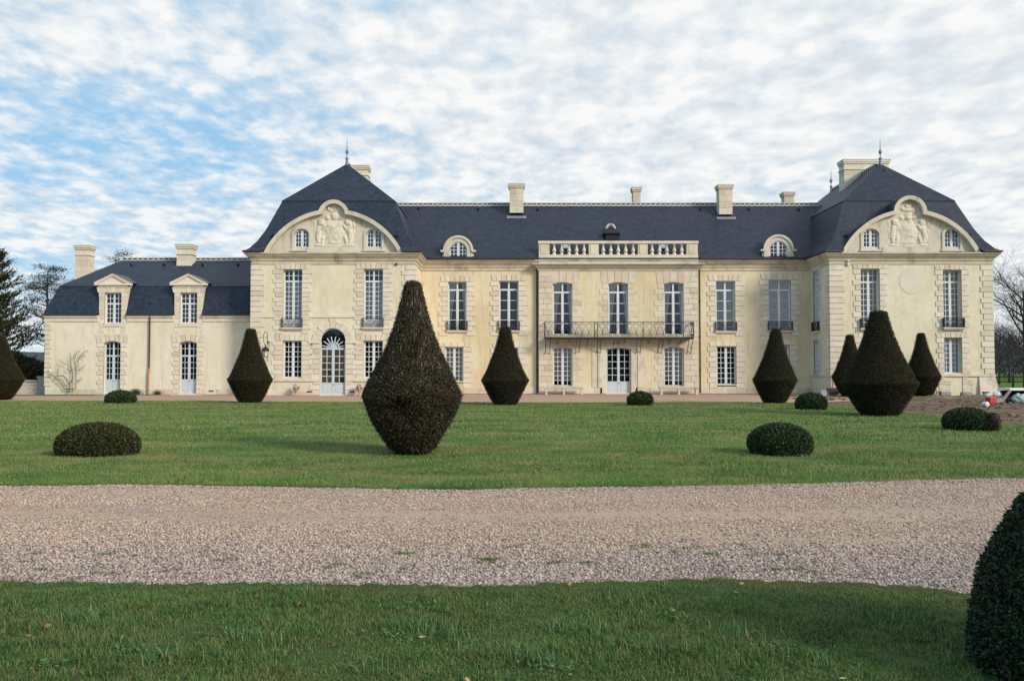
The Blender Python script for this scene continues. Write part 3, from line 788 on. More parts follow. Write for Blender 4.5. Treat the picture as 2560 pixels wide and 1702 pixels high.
    for o in RU:
        a, b, c, d, _ = o['r']; w = window('window', fP, a, b, c, d, 0, 2, 8, 2, Z(2176, 704.5, YP), 0, 'pink', .32)
        q = MB(); jamb_stones(q, fP, a, b, c - .3, d, 0, .325, .48, .32, .26, 7); q.fbox(fP, (a + b) / 2 - .15, (a + b) / 2 + .15, d + .28, 8.23, -.05, .025)
        part(q, 'surround', 'limestone', w); sill(fP, a, b, c, w, d=.24); railing(fP, a - .06, b + .06, c + .02, c + .62, w, 3, .2, 'iron')
    for o in RL:
        a, b, c, d, _ = o['r']; w = window('window', fP, a, b, c, d, 0, 2, 7, 0, None, 0, o['fill'], .32)
        q = MB(); jamb_stones(q, fP, a, b, .08, d, 0, .325, .50, .34, .28, 7); part(q, 'surround', 'limestone', w)
    fR = FR('left', Rx0)
    for r_, top, zt, rows in ((FU, 2, Z(2042, 708, 56.8), 8), (FL_, 0, None, 7)):
        a, b, c, d, _ = r_; w = window('window', fR, a, b, c, d, 0, 2, rows, top, zt, 0, 'blind_or_dark_sheet', .10, bar=.06)
        q = MB(); jamb_stones(q, fR, a, b, c - .1, d, 0, .335, .34, .22, .26, 5); part(q, 'surround', 'limestone', w); sill(fR, a, b, c, w, d=.16)
        if top: railing(fR, a - .04, b + .04, c + .02, c + .62, w, 3, .15, 'iron')

    # ---------------- stone dressings
    for fr_, u_, sd, za, zb_, hc, wd, nw in ((fP, Lx0, 1, 1.0, 8.2, .32, .80, .66), (fP, Lx1, -1, 1.0, 8.2, .32, .82, .62), (fP, Rx0, 1, 1.0, 8.2, .335, .92, .84), (fP, Rx1, -1, 1.0, 8.2, .345, .74, .58),
                                            (FR('right', Lx1), YP + .057, 1, 1.0, 8.2, .32, .62, .82), (FR('left', Rx0), YP + .057, 1, 1.0, 8.2, .335, .58, .70), (fL, Wx0, 1, .55, 4.75, .30, .40, .30)):
        q = MB(); quoin(q, fr_, u_, sd, za, zb_, hc, wd, nw); part(q, 'quoin', 'limestone')
    q = MB(); bt = .52
    # centre block: stone bands between and beside its windows
    w1, w2, w3 = CU[0]['r'], CU[1]['r'], CU[2]['r']; zc = 8.18; zb = Z(1400, 848, YC)
    ashlar(q, fC, Cx0, w1[0], .46, 8.18, .37); ashlar(q, fC, w3[1], Cx1, .46, 8.18, .37)
    for wr, sides in ((w1, 'r'), (w2, 'lr'), (w3, 'l')):
        jamb_stones(q, fC, wr[0], wr[1], wr[2] + .05, wr[3], wr[4], .37, .62, .38, .74, 5, .024, 'l' in sides, 'r' in sides, 1)
        ashlar(q, fC, wr[0] - .7, wr[1] + .7, wr[3] + .75, 8.18, .42, .022, .8)
    for wr, sides in ((CL[0]['r'], 'r'), (CL[1]['r'], 'l')):
        jamb_stones(q, fC, wr[0], wr[1], .48, wr[3], wr[4], .37, .64, .42, .42, 5, .024, 'l' in sides, 'r' in sides, 1)
    ashlar(q, fC, Cx0, CD[0] - .28, .02, .44, .42, .05, .9); ashlar(q, fC, CD[1] + .28, Cx1, .02, .44, .42, .05, .9)
    for s in (0, 1):      # moulded door case
        e = CD[0] if s == 0 else CD[1]; sg = -1 if s == 0 else 1
        for a0, a1, dd in ((0, .42, .05), (.42, .56, .09), (.56, .95, .035)):
            lo, hi = sorted((e + sg * a0, e + sg * a1)); q.fbox(fC, lo + .003, hi - .003, .05 if a0 < .3 else .45, CD[3] - .1, -.05, dd)
    cu = (CD[0] + CD[1]) / 2
    for k in range(5):
        a = CD[0] - .42 + (CD[1] - CD[0] + .84) * k / 5; b = CD[0] - .42 + (CD[1] - CD[0] + .84) * (k + 1) / 5
        zz = [arc_z(min(max(t, CD[0]), CD[1]), CD[0], CD[1], CD[3] - CD[4], CD[4]) + .01 for t in (a, b)]
        q.prism(fC, [(a + .008, zz[0]), (b - .008, zz[1]), (cu + (b - cu) * 1.15, CD[3] + .42), (cu + (a - cu) * 1.15, CD[3] + .42)], -.05, .05 if k != 2 else .075)
    q.fbox(fC, Cx0 - .03, Cx1 + .03, zb - .12, zb, -.05, .06)
    part(q, 'stonework', 'old_stone')
    q = MB(); q.sphere((cu, YC - .09, CD[3] + .2), .16, 8, 6, (1, .6, 1.1)); part(q, 'keystone', 'weathered_stone')
    # plinths and string courses
    for fr_, x0, x1, z1, hc, dd, bw in ((fM, Lx1 + .01, Cx0 - .01, .45, .43, .066, 1.1), (fM, Cx1 + .01, Rx0 - .04, .40, .38, .066, 1.1), (fL, Wx0, WD[0][0] - .45, .40, .38, .04, 1.0), (fL, WD[0][1] + .45, WD[1][0] - .45, .40, .38, .04, 1.0), (fL, WD[1][1] + .45, Lx0 - .01, .40, .38, .04, 1.0),
                                        (fP, Lx0, PD[0] - .02, .30, .28, .03, 1.2), (fP, PD[1] + .02, Lx1, .30, .28, .03, 1.2)):
        q = MB(); ashlar(q, fr_, x0, x1, .02, z1, hc, dd, bw); part(q, 'plinth', 'old_stone')
    zs = Z(900, 791.5, YP); zl = Z(900, 950, YP); zr_ = Z(2300, 938, YP)
    edges = [Lx0, PU[0]['r'][0], PU[0]['r'][1], PU[1]['r'][0], PU[1]['r'][1], Lx1]
    for fr_, a, b, z, h_, dd in [(fP, a, b, zs, .07, .058) for a, b in zip(edges[::2], edges[1::2])] + [(fP, Lx0 - .07, PD[0] - .02, zl, .08, .08), (fP, PD[1] + .02, Lx1 + .07, zl, .08, .08), (fP, Rx0 - .09, Rx1 + .09, zr_, .07, .10), (fR, YP + .04, YM - .01, zr_, .07, .10)]:
        q = MB(); q.fbox(fr_, a, b, z - h_, z + h_, -.05, dd); part(q, 'string_course', 'old_stone')
    for x in (Rx0 + .1, Rx0 + 2.0, Rx0 + 4.0, Rx1 - 3.3, Rx1 - 1.9): q = MB(); ashlar(q, fP, x, x + .62, .03, .98, .33, .043, 1); part(q, 'plinth_stones', 'old_stone')
    # battered foot of the right pavilion corner
    q = MB(); P = [(Rx1 - .95, 0), (Rx1 + .26, 0), (Rx1 + .06, zr_ - .08), (Rx1 - .95, zr_ - .08)]
    n = len(P); q.add([fP(P[0][0], 0, .22), fP(P[1][0], 0, .22), fP(P[2][0], P[2][1], .06), fP(P[3][0], P[3][1], .06), fP(P[0][0], 0, -.1), (P[1][0], PB, 0), (P[2][0], PB, P[2][1]), fP(P[3][0], P[3][1], -.1)],
                     [(0, 1, 2, 3), (1, 5, 6, 2), (0, 3, 7, 4)])
    part(q, 'plinth', 'old_stone')
    q = MB(); cu, cz = W(2280.4, 702, YP); rr = 32.8 * YP / FPX; q.add([fP(cu + rr * math.cos(2 * PI * k / 48), cz + rr * math.sin(2 * PI * k / 48), .02) for k in range(48)] + [fP(cu + rr * math.cos(2 * PI * k / 48), cz + rr * math.sin(2 * PI * k / 48), -.02) for k in range(48)] + [fP(cu, cz, .02)], [(k, (k + 1) % 48, 96) for k in range(48)] + [(k, (k + 1) % 48, 48 + (k + 1) % 48, 48 + k) for k in range(48)])
    part(q, 'medallion', 'weathered_medallion')
    # cornice round the whole front
    q = MB(); q.sweep(CORNICE, [(Lx0, PB), (Lx0, YP), (Lx1, YP), (Lx1, YM), (Rx0, YM), (Rx0, YP), (Rx1, YP), (Rx1, PB)][::1])
    part(q, 'cornice', 'cornice_stone')
    q = MB(); q.sweep([(0, 8.19), (.05, 8.19), (.07, 8.30), (.20, 8.42), (.22, 8.47), (.26, 8.48), (.27, 8.55), (.40, 8.58), (.42, 8.66), (0, 8.665)], [(Cx0, YM), (Cx0, YC), (Cx1, YC), (Cx1, YM)])
    part(q, 'cornice', 'weathered_stone')
    segs = [(Wx0, DR[0][0] - .02), (DR[0][1] + .02, DR[1][0] - .02), (DR[1][1] + .02, Lx0 - .04)]
    for a, b in segs:
        q = MB(); q.fbox(fL, a - (.1 if a == Wx0 else 0), b, 4.98, 5.12, -.05, .14); q.fbox(fL, a - (.05 if a == Wx0 else 0), b, 4.72, 4.98, -.05, .06); part(q, 'cornice', 'old_stone')

    # ---------------- roofs
    prof = [(-.44, 9.02), (-.30, 9.12), (-.13, 9.24), (.29, 9.80), (.70, 10.58), (1.5, 12.54)]
    for sgn, x0, x1, top in ((-1, Lx0, Lx1, 3.335), (1, Rx0, Rx1, 3.60)):
        z0 = 8.97; sc = top / 3.335
        OUT = gable_outline(4.37, 4.85, 2.10, .97 * sc, top - .97 * sc)
        cx = (x0 + x1) / 2 + .0
        zero = OUT[0][0]
        ped = lambda z: half_at(OUT, z - z0) if z - z0 > .02 else (abs(OUT[0][0]) if z - z0 > -.2 else abs(OUT[0][0]))
        pedf = lambda z: ped(z) if z - z0 < top - .001 else 0
        mb, cx, e, f = pavilion_roof(x0, x1, YP, PB, prof, 4.25, 15.62, pedf)
        rf = part(mb, 'roof', 'slate')
        # slate barrel behind the gable
        mb = MB()
        for (a, za), (b, zb) in zip(OUT, OUT[1:]): mb.poly((cx + a, YP - .10, z0 + za), (cx + b, YP - .10, z0 + zb), (cx + b, YP + 2.3, z0 + zb), (cx + a, YP + 2.3, z0 + za))
        part(mb, 'gable_roof', 'slate', rf)
        finial(*e, 1.75, rf); finial(*f, 1.75, rf); ridge_tiles(e[1] + .4, f[1] - .4, cx, 15.6, rf, .36, 'y')
        q = MB()
        for k in range(2):
            pass
        q.box(x0 - .46, cx - abs(zero) - .02, YP - .50, YP - .40, 8.965, 9.07); part(q, 'gutter', 'gutter_metal'); q = MB(); q.box(cx + abs(zero) + .02, x1 + .46, YP - .50, YP - .40, 8.965, 9.07)
        xs = x1 + .42 if sgn < 0 else x0 - .42
        q.box(xs - .05, xs + .05, YP - .39, YM - .55, 8.967, 9.072); xo = x0 - .42 if sgn < 0 else x1 + .42; q.box(xo - .05, xo + .05, YP - .39, PB, 8.967, 9.072)
        part(q, 'gutter', 'gutter_metal')
        for dx, k, z in ((-3.9, .40, 10.05), (3.9, .40, 10.05)): roof_vent(rf, cx + dx, YP + k - .12, z, .12)
        roof_vent(rf, cx, YP + 3.7, 14.95, .13)
        # gable face
        IN = gable_outline(4.37, 4.60, 2.10, .97 * sc - .24, top - .97 * sc)
        gm = MB(); 
        for (a, b), (c, d) in zip(zip(OUT, OUT[1:]), zip(IN, IN[1:])):
            A, B, C, D = [(cx + p[0], z0 + p[1]) for p in (a, b, d, c)]
            gm.poly(fP(*A, .12), fP(*B, .12), fP(*C, .10), fP(*D, .10)); gm.poly(fP(*C, .10), fP(*D, .10), fP(*D, -.26), fP(*C, -.26)); gm.poly(fP(*A, .12), fP(*B, .12), fP(*B, -.3), fP(*A, -.3))
        ga = part(gm, 'gable_arch', 'gable_stone')
        ocs = ((736.5, 773.5), (916, 955)) if sgn < 0 else ((2156.6, 2196.4), (2359.8, 2398))
        OC = []
        for a, b in ocs:
            ua, ub = U(a, 595, YP + .3), U(b, 595, YP + .3); OC.append((ua, ub, Z(a, 618.5, YP + .3), Z(a, 572.5, YP + .3), .36))
        us = sorted({*np.linspace(cx - 4.3, cx + 4.3, 90).tolist(), *[o[i] for o in OC for i in (0, 1)]})
        tm = MB(); fT = FR('front', YP + .25)
        for a, b in zip(us, us[1:]):
            m = (a + b) / 2; ta, tb = z0 + top_at(IN, a - cx) + .03, z0 + top_at(IN, b - cx) + .03
            hit = [o for o in OC if o[0] < m < o[1]]
            if not hit: tm.poly(fT(a, z0 - .03), fT(b, z0 - .03), fT(b, tb), fT(a, ta)); continue
            o = hit[0]; za, zb = arc_z(a, o[0], o[1], o[3] - o[4], o[4]), arc_z(b, o[0], o[1], o[3] - o[4], o[4])
            tm.poly(fT(a, z0 - .03), fT(b, z0 - .03), fT(b, o[2]), fT(a, o[2])); tm.poly(fT(a, za), fT(b, zb), fT(b, tb), fT(a, ta))
        part(tm, 'tympanum', 'gable_stone', ga)
        for o in OC:
            w = window('window', fT, o[0], o[1], o[2], o[3], o[4], 2, 4, 0, None, 0, 'dark', .10)
            q = MB(); n = 16
            for i in range(n):     # rounded frame
                ta, tb = PI * i / n, PI * (i + 1) / n; c = (o[0] + o[1]) / 2; hw = (o[1] - o[0]) / 2; zsp = o[3] - o[4]
                f1 = lambda t, e: (c - (hw + e) * math.cos(t), zsp + (o[4] + e) * math.sin(t))
                q.prism(fT, [f1(ta, 0), f1(tb, 0), f1(tb, .16), f1(ta, .16)], -.12, .07)
            for s in (0, 1):
                e = o[0] - .16 if s == 0 else o[1]; q.fbox(fT, e, e + .16, o[2] - .16, zsp - .002, -.12, .07)
            q.fbox(fT, o[0] - .22, o[1] + .22, o[2] - .26, o[2] - .162, -.05, .10); part(q, 'surround', 'gable_stone', w)
            q = MB(); q.poly(fT(o[0] - .1, o[2] - .1, -.32), fT(o[1] + .1, o[2] - .1, -.32), fT(o[1] + .1, o[3] + .1, -.32), fT(o[0] - .1, o[3] + .1, -.32)); part(q, 'blind_or_dark_sheet', 'interior', w)  # near-black sheet, darkness behind the gable glass put into its colour
        relief(FR('front', YP - .04), cx, z0 + .38, 5 + sgn, ga, .8 if sgn < 0 else 1.15, IN)
        q = MB(); q.fbox(fT, cx - 1.7, cx + 1.7, z0, z0 + .36, -.05, .12); part(q, 'carved_base', 'gable_stone', ga)
        if sgn < 0: chimney(U(884, 440, 62.5), U(920, 440, 62.5), 62.2, 63.2, 13.0, Z(900, 416, 62.5), rf)
        else: chimney(U(2105.5, 440, 62), U(2216, 440, 62), 61.6, 62.6, 12.2, Z(2150, 402, 62), rf)

    # main roof
    ry, rz = 63.5, 13.72
    mb = MB(); x0, x1 = Lx1 - 2.95, Rx0 + 2.95; ey = YM - .42
    mb.poly((x0, ey, 9.0), (x1, ey, 9.0), (x1, ry, rz), (x0, ry, rz)); mb.poly((x0, ry, rz), (x1, ry, rz), (x1, BACK + .4, 9.0), (x0, BACK + .4, 9.0))
    rf = part(mb, 'roof', 'slate'); ridge_tiles(Lx1 - 2.6, Rx0 + 2.6, ry, rz, rf)
    q = MB(); q.box(Lx1 + .44, Cx0 - .16, ey - .10, ey + .02, 8.966, 9.06); part(q, 'gutter', 'gutter_metal'); q = MB(); q.box(Cx1 + .16, Rx0 - .44, ey - .10, ey + .02, 8.966, 9.06); part(q, 'gutter', 'gutter_metal')
    rz_at = lambda y: 9.0 + (rz - 9.0) * (y - ey) / (ry - ey)
    for xa, xb, yt, yb_, Y in ((1272.4, 1310.5, 459, 528.7, 62.1), (1796, 1833, 461.5, 532.5, 62.0)):
        z0 = Z(xa, yb_, Y); chimney(U(xa + 2, 500, Y), U(xb - 2, 500, Y), Y, Y + .85, z0 - .1, Z(xa, yt, Y), rf, 'old_stone', band=False)
        q = MB(); a, b = U(xa, 500, Y) - .05, U(xb, 500, Y) + .05; q.obox(((a + b) / 2, Y - .1, rz_at(Y - .1) + .02), ((b - a) / 2 + .1, 0, 0), (0, .14, .11), (0, -.01, .012)); part(q, 'flashing', 'zinc', rf)
    for xa, xb, yt, Y in ((1583, 1601.5, 468, 66.5), (1961, 1984.5, 480, 66.5)):
        chimney(U(xa, 490, Y), U(xb, 490, Y), Y, Y + .8, 11.2, Z(xa, yt, Y), rf, 'old_stone', band=False)
    for xx, yy in ((1046, 523), (1195, 524), (1344, 525), (1750, 525), (1871, 525), (1996, 525)):
        Y = 62.6
        for _ in range(3): Y = ey + (Z(xx, yy, Y) - 9.0) / (rz - 9.0) * (ry - ey)
        roof_vent(rf, U(xx, yy, Y), Y - .1, rz_at(Y), .10)
    # skylights and slate louvre behind the balustrade
    for xx in (1413.8, 1657.8):
        X = U(xx, 620, 58.6); Y = 58.75; q = MB(); s = Vector((0, 1, .8)).normalized(); nn = Vector((0, -.8, 1)).normalized()
        q.obox(Vector((X, Y, rz_at(Y))) + nn * .03, (.24, 0, 0), s * .36, nn * .04); q.mi = 1; q.obox(Vector((X, Y, rz_at(Y))) + nn * .075, (.18, 0, 0), s * .29, nn * .006)
        part(q, 'skylight', ['iron', 'skylight'], rf)
    X = U(1529, 590, 59.6); q = MB(); q.box(X - .42, X + .42, 59.5, 61.4, 9.6, 10.95); q.box(X - .58, X + .58, 59.38, 61.5, 10.95, 11.03)
    q.add([(X - .55, 59.4, 11.03), (X + .55, 59.4, 11.03), (X + .55, 61.4, 11.03), (X - .55, 61.4, 11.03), (X - .2, 60.2, 11.5), (X + .2, 60.2, 11.5)], [(0, 1, 5, 4), (1, 2, 5), (2, 3, 4, 5), (3, 0, 4)])
    lv = part(q, 'louvre', 'louvre_or_shade_dark', rf); q = MB(); q.tube([(X + .28 * math.cos(PI * k / 10), 60.2, 11.42 + .3 * math.sin(PI * k / 10)) for k in range(11)], .09, 6); part(q, 'ridge_cap', 'ridge_mortar', rf)
    # round-headed dormers
    for a, b, yt, yb_ in ((1123.4, 1167.8, 604.5, 645.5), (1923.5, 1968.6, 602, 643)):
        Yd = YM - .22; fD = FR('front', Yd); u0, u1 = U(a, 625, Yd), U(b, 625, Yd); zb_, zt_ = Z(a, yb_, Yd), Z(a, yt, Yd); rr = (u1 - u0) / 2; c = (u0 + u1) / 2; zsp = zt_ - rr
        w = window('window', fD, u0, u1, zb_, zt_, rr, 2, 4, 0, None, 0, 'dark', .08)
        q = MB(); q.poly(fD(u0, zb_, -.20), fD(u1, zb_, -.20), fD(u1, zt_, -.20), fD(u0, zt_, -.20)); part(q, 'blind_or_dark_sheet', 'interior', w)  # near-black sheet painting the dark inside the dormer
        q = MB(); n = 20; ro = rr + .42
        for s in (0, 1):
            e = u0 - .36 if s == 0 else u1; q.fbox(fD, e, e + .36, zb_ - .03, zsp, -.3, .0)
        for i in range(n):
            ta, tb = PI * i / n, PI * (i + 1) / n; P = lambda t, r_: (c - r_ * math.cos(t), zsp + r_ * math.sin(t))
            q.prism(fD, [P(ta, rr), P(tb, rr), P(tb, rr + .27), P(ta, rr + .27)], -.3, .0); q.prism(fD, [P(ta, rr + .27), P(tb, rr + .27), P(tb, ro), P(ta, ro)], -.3, .09)
        for s in (-1, 1):   # ears and scrolled feet
            q.fbox(fD, c + s * (ro + .03) - .13, c + s * (ro + .03) + .13, zsp - .10, zsp + .03, -.25, .12)
            q.prism(fD, [(c + s * (rr + .36), zb_ - .03), (c + s * (rr + .50), zb_ - .03), (c + s * (rr + .40), zsp - .11), (c + s * (rr + .36), zsp - .11)][::s], -.3, -.04)
        part(q, 'surround', 'gable_stone', w)
        q = MB()
        for i in range(n):
            ta, tb = PI * i / n, PI * (i + 1) / n; P = lambda t: (c - (ro + .02) * math.cos(t), zsp + (ro + .02) * math.sin(t))
            A, B = P(ta), P(tb); q.poly(fD(*A, .02), fD(*B, .02), fD(*B, -2.6), fD(*A, -2.6))
        part(q, 'dormer_roof', 'zinc_slate', w)

    # left wing roof with two pedimented dormers
    k1, zk, e0, ze = .55, 7.08, -.16, 5.14; wy0, wy1 = YL, 66.0; yr, zr = 61.0, 9.36
    mb = MB(); xs = [Wx0 + e0, DR[0][0], DR[0][1], DR[1][0], DR[1][1], Lx0 + .1]
    kk = (xs[1] - xs[0]);
    for i in (0, 2, 4):
        a, b = xs[i], xs[i + 1]; ta = Wx0 + k1 if i == 0 else a
        mb.poly((a, wy0 + e0, ze), (b, wy0 + e0, ze), (b, wy0 + k1, zk), (ta, wy0 + k1, zk))
    mb.poly((xs[0], wy0 + e0, ze), (Wx0 + k1, wy0 + k1, zk), (Wx0 + k1, wy1 - k1, zk), (xs[0], wy1 - e0, ze)); mb.poly((xs[0], wy1 - e0, ze), (Lx0, wy1 - e0, ze), (Lx0, wy1 - k1, zk), (Wx0 + k1, wy1 - k1, zk))
    a, b, c, d = (Wx0 + k1 - .05, wy0 + k1 - .05, zk - .02), (Lx0 + .1, wy0 + k1 - .05, zk - .02), (Lx0 + .1, wy1 - k1 + .05, zk - .02), (Wx0 + k1 - .05, wy1 - k1 + .05, zk - .02)
    e, f = (U(308, 648, yr), yr, zr), (Lx0 + .1, yr, zr)
    mb.poly(a, b, f, e); mb.poly(d, a, e); mb.poly(c, d, e, f)
    wr = part(mb, 'roof', 'slate'); ridge_tiles(e[0], Lx0, yr, zr, wr, .36)
    for a, b in segs: q = MB(); q.fbox(fL, a - (.2 if a == Wx0 else 0), b, 5.125, 5.20, .13, .24); part(q, 'gutter', 'gutter_metal')
    for (a, b), r_ in zip(DR, WU):
        c = (a + b) / 2; q = MB(); hw = (b - a) / 2
        q.poly((a, YL, 5.1), (a, YL, 7.06), (a, YL + 2.4, 7.06), (a, YL + 2.4, 5.1)); q.poly((b, YL, 5.1), (b, YL, 7.06), (b, YL + 2.4, 7.06), (b, YL + 2.4, 5.1))
        q.fbox(fL, a - .05, b + .05, 6.93, 7.06, -2.2, .06)
        q.prism(fL, [(c - hw - .22, 7.06), (c + hw + .22, 7.06), (c + hw + .22, 7.16), (c, 7.78), (c - hw - .22, 7.16)], -.2, .08)
        q.prism(fL, [(c - hw - .26, 7.07), (c + hw + .26, 7.07), (c + hw + .26, 7.17), (c - hw - .26, 7.17)], -.2, .18)
        for s in (-1, 1): q.prism(fL, [(c, 7.68), (c, 7.82), (c + s * (hw + .26), 7.26), (c + s * (hw + .26), 7.17), (c + s * (hw + .02), 7.171)][::s], -.2, .18)
        dm = part(q, 'dormer', 'limestone')
        q = MB()
        for s in (-1, 1): q.poly(fL(c, 7.84, .2), fL(c + s * (hw + .30), 7.25, .2), fL(c + s * (hw + .30), 7.25, -3.2), fL(c, 7.84, -3.2))
        part(q, 'dormer_roof', 'zinc_slate', dm)
    chimney(U(194, 590, 63.5), U(227, 590, 63.5), 63.2, 64.1, 7.6, Z(210, 613, 63.2), wr); chimney(U(446, 640, 60.2), U(482.5, 640, 60.2), 59.9, 60.8, 8.4, Z(465, 610.6, 60), wr)
    for xx, yy in ((330, 656), (411, 656), (507, 656), (596, 656)): roof_vent(wr, U(xx, yy, 60), 59.9, 8.86, .10)
    for xx in (186, 374, 575): roof_vent(wr, U(xx, 767, YL), YL + .05, 5.85, .09)
    # low zinc roof seen past the left hip
    q = MB(); X = U(134, 710, 68); q.box(X, X + 4, 68, 72, 6.0, 7.9); part(q, 'wall', 'limestone'); q = MB(); q.add([(X - .3, 67.7, 7.9), (X + 4, 67.7, 7.9), (X + 4, 70, 9.0), (X + .6, 70, 9.0), (X - .3, 72, 7.9), (X + 4, 72, 7.9)], [(0, 1, 2, 3), (0, 3, 4), (3, 2, 5, 4)]); part(q, 'roof', 'zinc')

    # ---------------- balustrade on the centre block
    q = MB(); yb0, yb1 = YC + .10, YC + .38; X = lambda x: U(x, 620, YC + .1); zc0, zc1, zr0, zr1 = 8.66, 9.06, 9.98, 10.16
    zr1 = Z(1546, 602, YC); zr0 = zr1 - .17; zc1 = Z(1546, 636.5, YC)
    q.box(X(1347), X(1744.5), yb0 - .08, yb1 + .08, 8.64, zc1); q.box(X(1345.5), X(1746), yb0 - .06, yb1 + .06, zr0, zr1)
    piers = [(1347, 1374), (1472, 1497), (1595, 1619.5), (1716.5, 1744.5)]
    for a, b in piers:
        q.box(X(a), X(b), yb0, yb1, zc1 + .002, zr0 - .002)
        q.box(X(a + 4.5), X(b - 4.5), yb0 - .025, yb0, zc1 + .06, zr0 - .08)
    bal = part(q, 'balustrade', 'old_stone')
    for (a0, a1), (b0, b1) in zip(piers, piers[1:]):
        for k in range(5):
            xx = X(a1 + (b0 - a1) * (k + .62) / 5.24); h = zr0 - zc1; z = zc1; ym = (yb0 + yb1) / 2
            q = MB(); q.lathe(xx, ym, [(.125, z), (.13, z + .03 * h), (.13, z + .10 * h), (.10, z + .18 * h), (.055, z + .24 * h), (.06, z + .27 * h), (.13, z + .31 * h), (.135, z + .42 * h), (.10, z + .56 * h), (.055, z + .72 * h), (.05, z + .80 * h), (.075, z + .86 * h), (.12, z + .93 * h), (.125, z + h)], 12)
            part(q, 'baluster', 'old_stone', bal, True)

    # ---------------- balcony
    a, b = U(1362.5, 820, YC - .9), U(1734.5, 820, YC - .9); zf = Z(1546, 843, YC - .9); zt = Z(1546, 804, YC - .9); d = .88
    q = MB(); q.fbox(fC, a, b, zf - .07, zf, 0, d + .02); q.fbox(fC, a, b, zf - .13, zf - .071, d - .05, d); bc = part(q, 'balcony', 'iron')
    q = MB(); t = .014; npan = 22
    q.fbox(fC, a, b, zt - .035, zt, d - .04, d); q.fbox(fC, a, b, zf + .02, zf + .04, d - .03, d - .01)
    for u in (a, a + (b - a) * .333, a + (b - a) * .353, a + (b - a) * .66, b): q.fbox(fC, u - .022, u + .022, zf, zt - .036, d - .04, d)
    for k in range(npan): scroll_panel(q, fC, a + (b - a) * k / npan, a + (b - a) * (k + 1) / npan, zf + .045, zt - .04, d - .02, .011)
    for u, f_ in ((a, FR('left', a)), (b, FR('right', b))):
        yy0, yy1 = YC - d, YC; q.fbox(f_, yy0, yy1, zt - .034, zt, -.02, .02); q.fbox(f_, yy0, yy1, zf + .02, zf + .04, -.012, .012)
        for k in range(2): scroll_panel(q, f_, yy0 + d * k / 2, yy0 + d * (k + 1) / 2, zf + .045, zt - .04, 0, .012)
    part(q, 'railing', 'iron', bc)
    for xx, ln in ((1364, 1.0), (1375, 1.0), (1394, .36), (1423, .25), (1440, 1.0), (1448.5, .9), (1469.5, .42), (1493, .95), (1501.5, 1.05), (1535, .4), (1562, .3), (1591, 1.0), (1602, 1.0), (1622.5, .32), (1647, .95), (1656, .95), (1674, .35), (1702, .3), (1720, 1.0), (1729.5, .95)):
        u = U(xx, 860, YC - .4); q = MB()
        P = [fC(u, zf - .08, d - .12), fC(u, zf - .2, d - .14), fC(u, zf - .08 - ln * .55, d * .35 + .04), fC(u, zf - .08 - ln * .9, .10), fC(u, zf - .08 - ln, .03)]
        q.tube(P, .022, 5); part(q, 'bracket', 'iron', bc)

    # ---------------- rainwater pipes and small fixtures
    for xx, Y, z0, z1, m in ((1342.5, YM, .1, 8.6, 'pipe_dark'), (1748.5, YM, .1, 8.6, 'pipe_dark')):
        q = MB(); u = U(xx, 800, Y); q.tube([(u, Y - .12, z0), (u, Y - .12, z1)], .055, 8)
        for z in (1.6, 3.8, 6.2): q.lathe(u, Y - .12, [(.075, z), (.075, z + .06)], 8)
        part(q, 'downpipe', m)
    q = MB(); u = U(375.6, 850, YL); q.tube([(u, YL - .12, 5.05), (u, YL - .12, 1.75)], .05, 8); dp = part(q, 'downpipe', 'pipe_dark')
    q = MB(); u2 = U(372.5, 960, YL); q.tube([(u, YL - .12, 1.75), (u, YL - .12, 1.5), (u2, YL - .12, 1.35), (u2, YL - .12, .05)], .06, 8); part(q, 'downpipe', 'copper')
    q = MB(); u, z = W(2119, 656, YP); q.sphere((u, YP - .12, z + .08), .09, 8, 6); q.tube([(u, YP, z + .08), (u, YP - .12, z + .08)], .03, 5); q.box(u - .07, u + .07, YP - .18, YP - .02, z - .2, z - .06); part(q, 'floodlight', 'white_plastic')
    for xx in (1006, 996): pass
    q = MB(); u, z = W(991.5, 661, YP); q.sphere((u, YP - .08, z), .08, 8, 6); part(q, 'floodlight', 'iron')
    for xx, yy, Y in ((774, 978.5, YP), (880, 979, YP), (528, 977, YL)):
        u, z = W(xx, yy, Y); q = MB(); q.box(u - .14, u - .015, Y - .055, Y + .05, z - .05, z + .04); q.box(u + .015, u + .14, Y - .055, Y + .05, z - .05, z + .04); part(q, 'vent_grille', 'iron')
# ================================================================== extra stone materials
def more_materials():
    for nm, a, b, c in (('cornice_stone', (.60, .53, .40), (.47, .42, .33), (.19, .175, .15)), ('gable_stone', (.60, .545, .45), (.66, .605, .515), (.30, .28, .24)), ('weathered_medallion', (.67, .62, .51), (.71, .665, .565), (.58, .53, .42))):
        m = Mat(nm, .92, .12); n1 = m.noise(m.pos((.6, .6, 2.5)), 1.3, 6, .65); n2 = m.noise(m.pos(), 9, 4, .7); n3 = m.noise(m.pos((1.5, 1.5, .5)), .8, 5, .65)
        col = m.mix(m.ramp(n1, [(.4, 0), (.65, 1)]), a, b); col = m.mix(m.ramp(n3, [(.52, 0), (.72, .75)]), col, c); col = m.mix(m.ramp(n2, [(.52, 0), (.75, .35)]), col, c)
        m.color(col).bump(n2, .4, .02); MT[nm] = m.m
    m = Mat('zinc_slate', .5, .4); n1 = m.noise(m.pos(), 3, 4, .6)
    m.color(m.ramp(n1, [(.35, (.055, .068, .095)), (.7, (.10, .12, .15))])); MT['zinc_slate'] = m.m
    m = Mat('hill', .95, .05); n1 = m.noise(m.pos(), .02, 5, .6); m.color(m.ramp(n1, [(.35, (.05, .065, .08)), (.7, (.08, .10, .115))])); MT['hill'] = m.m

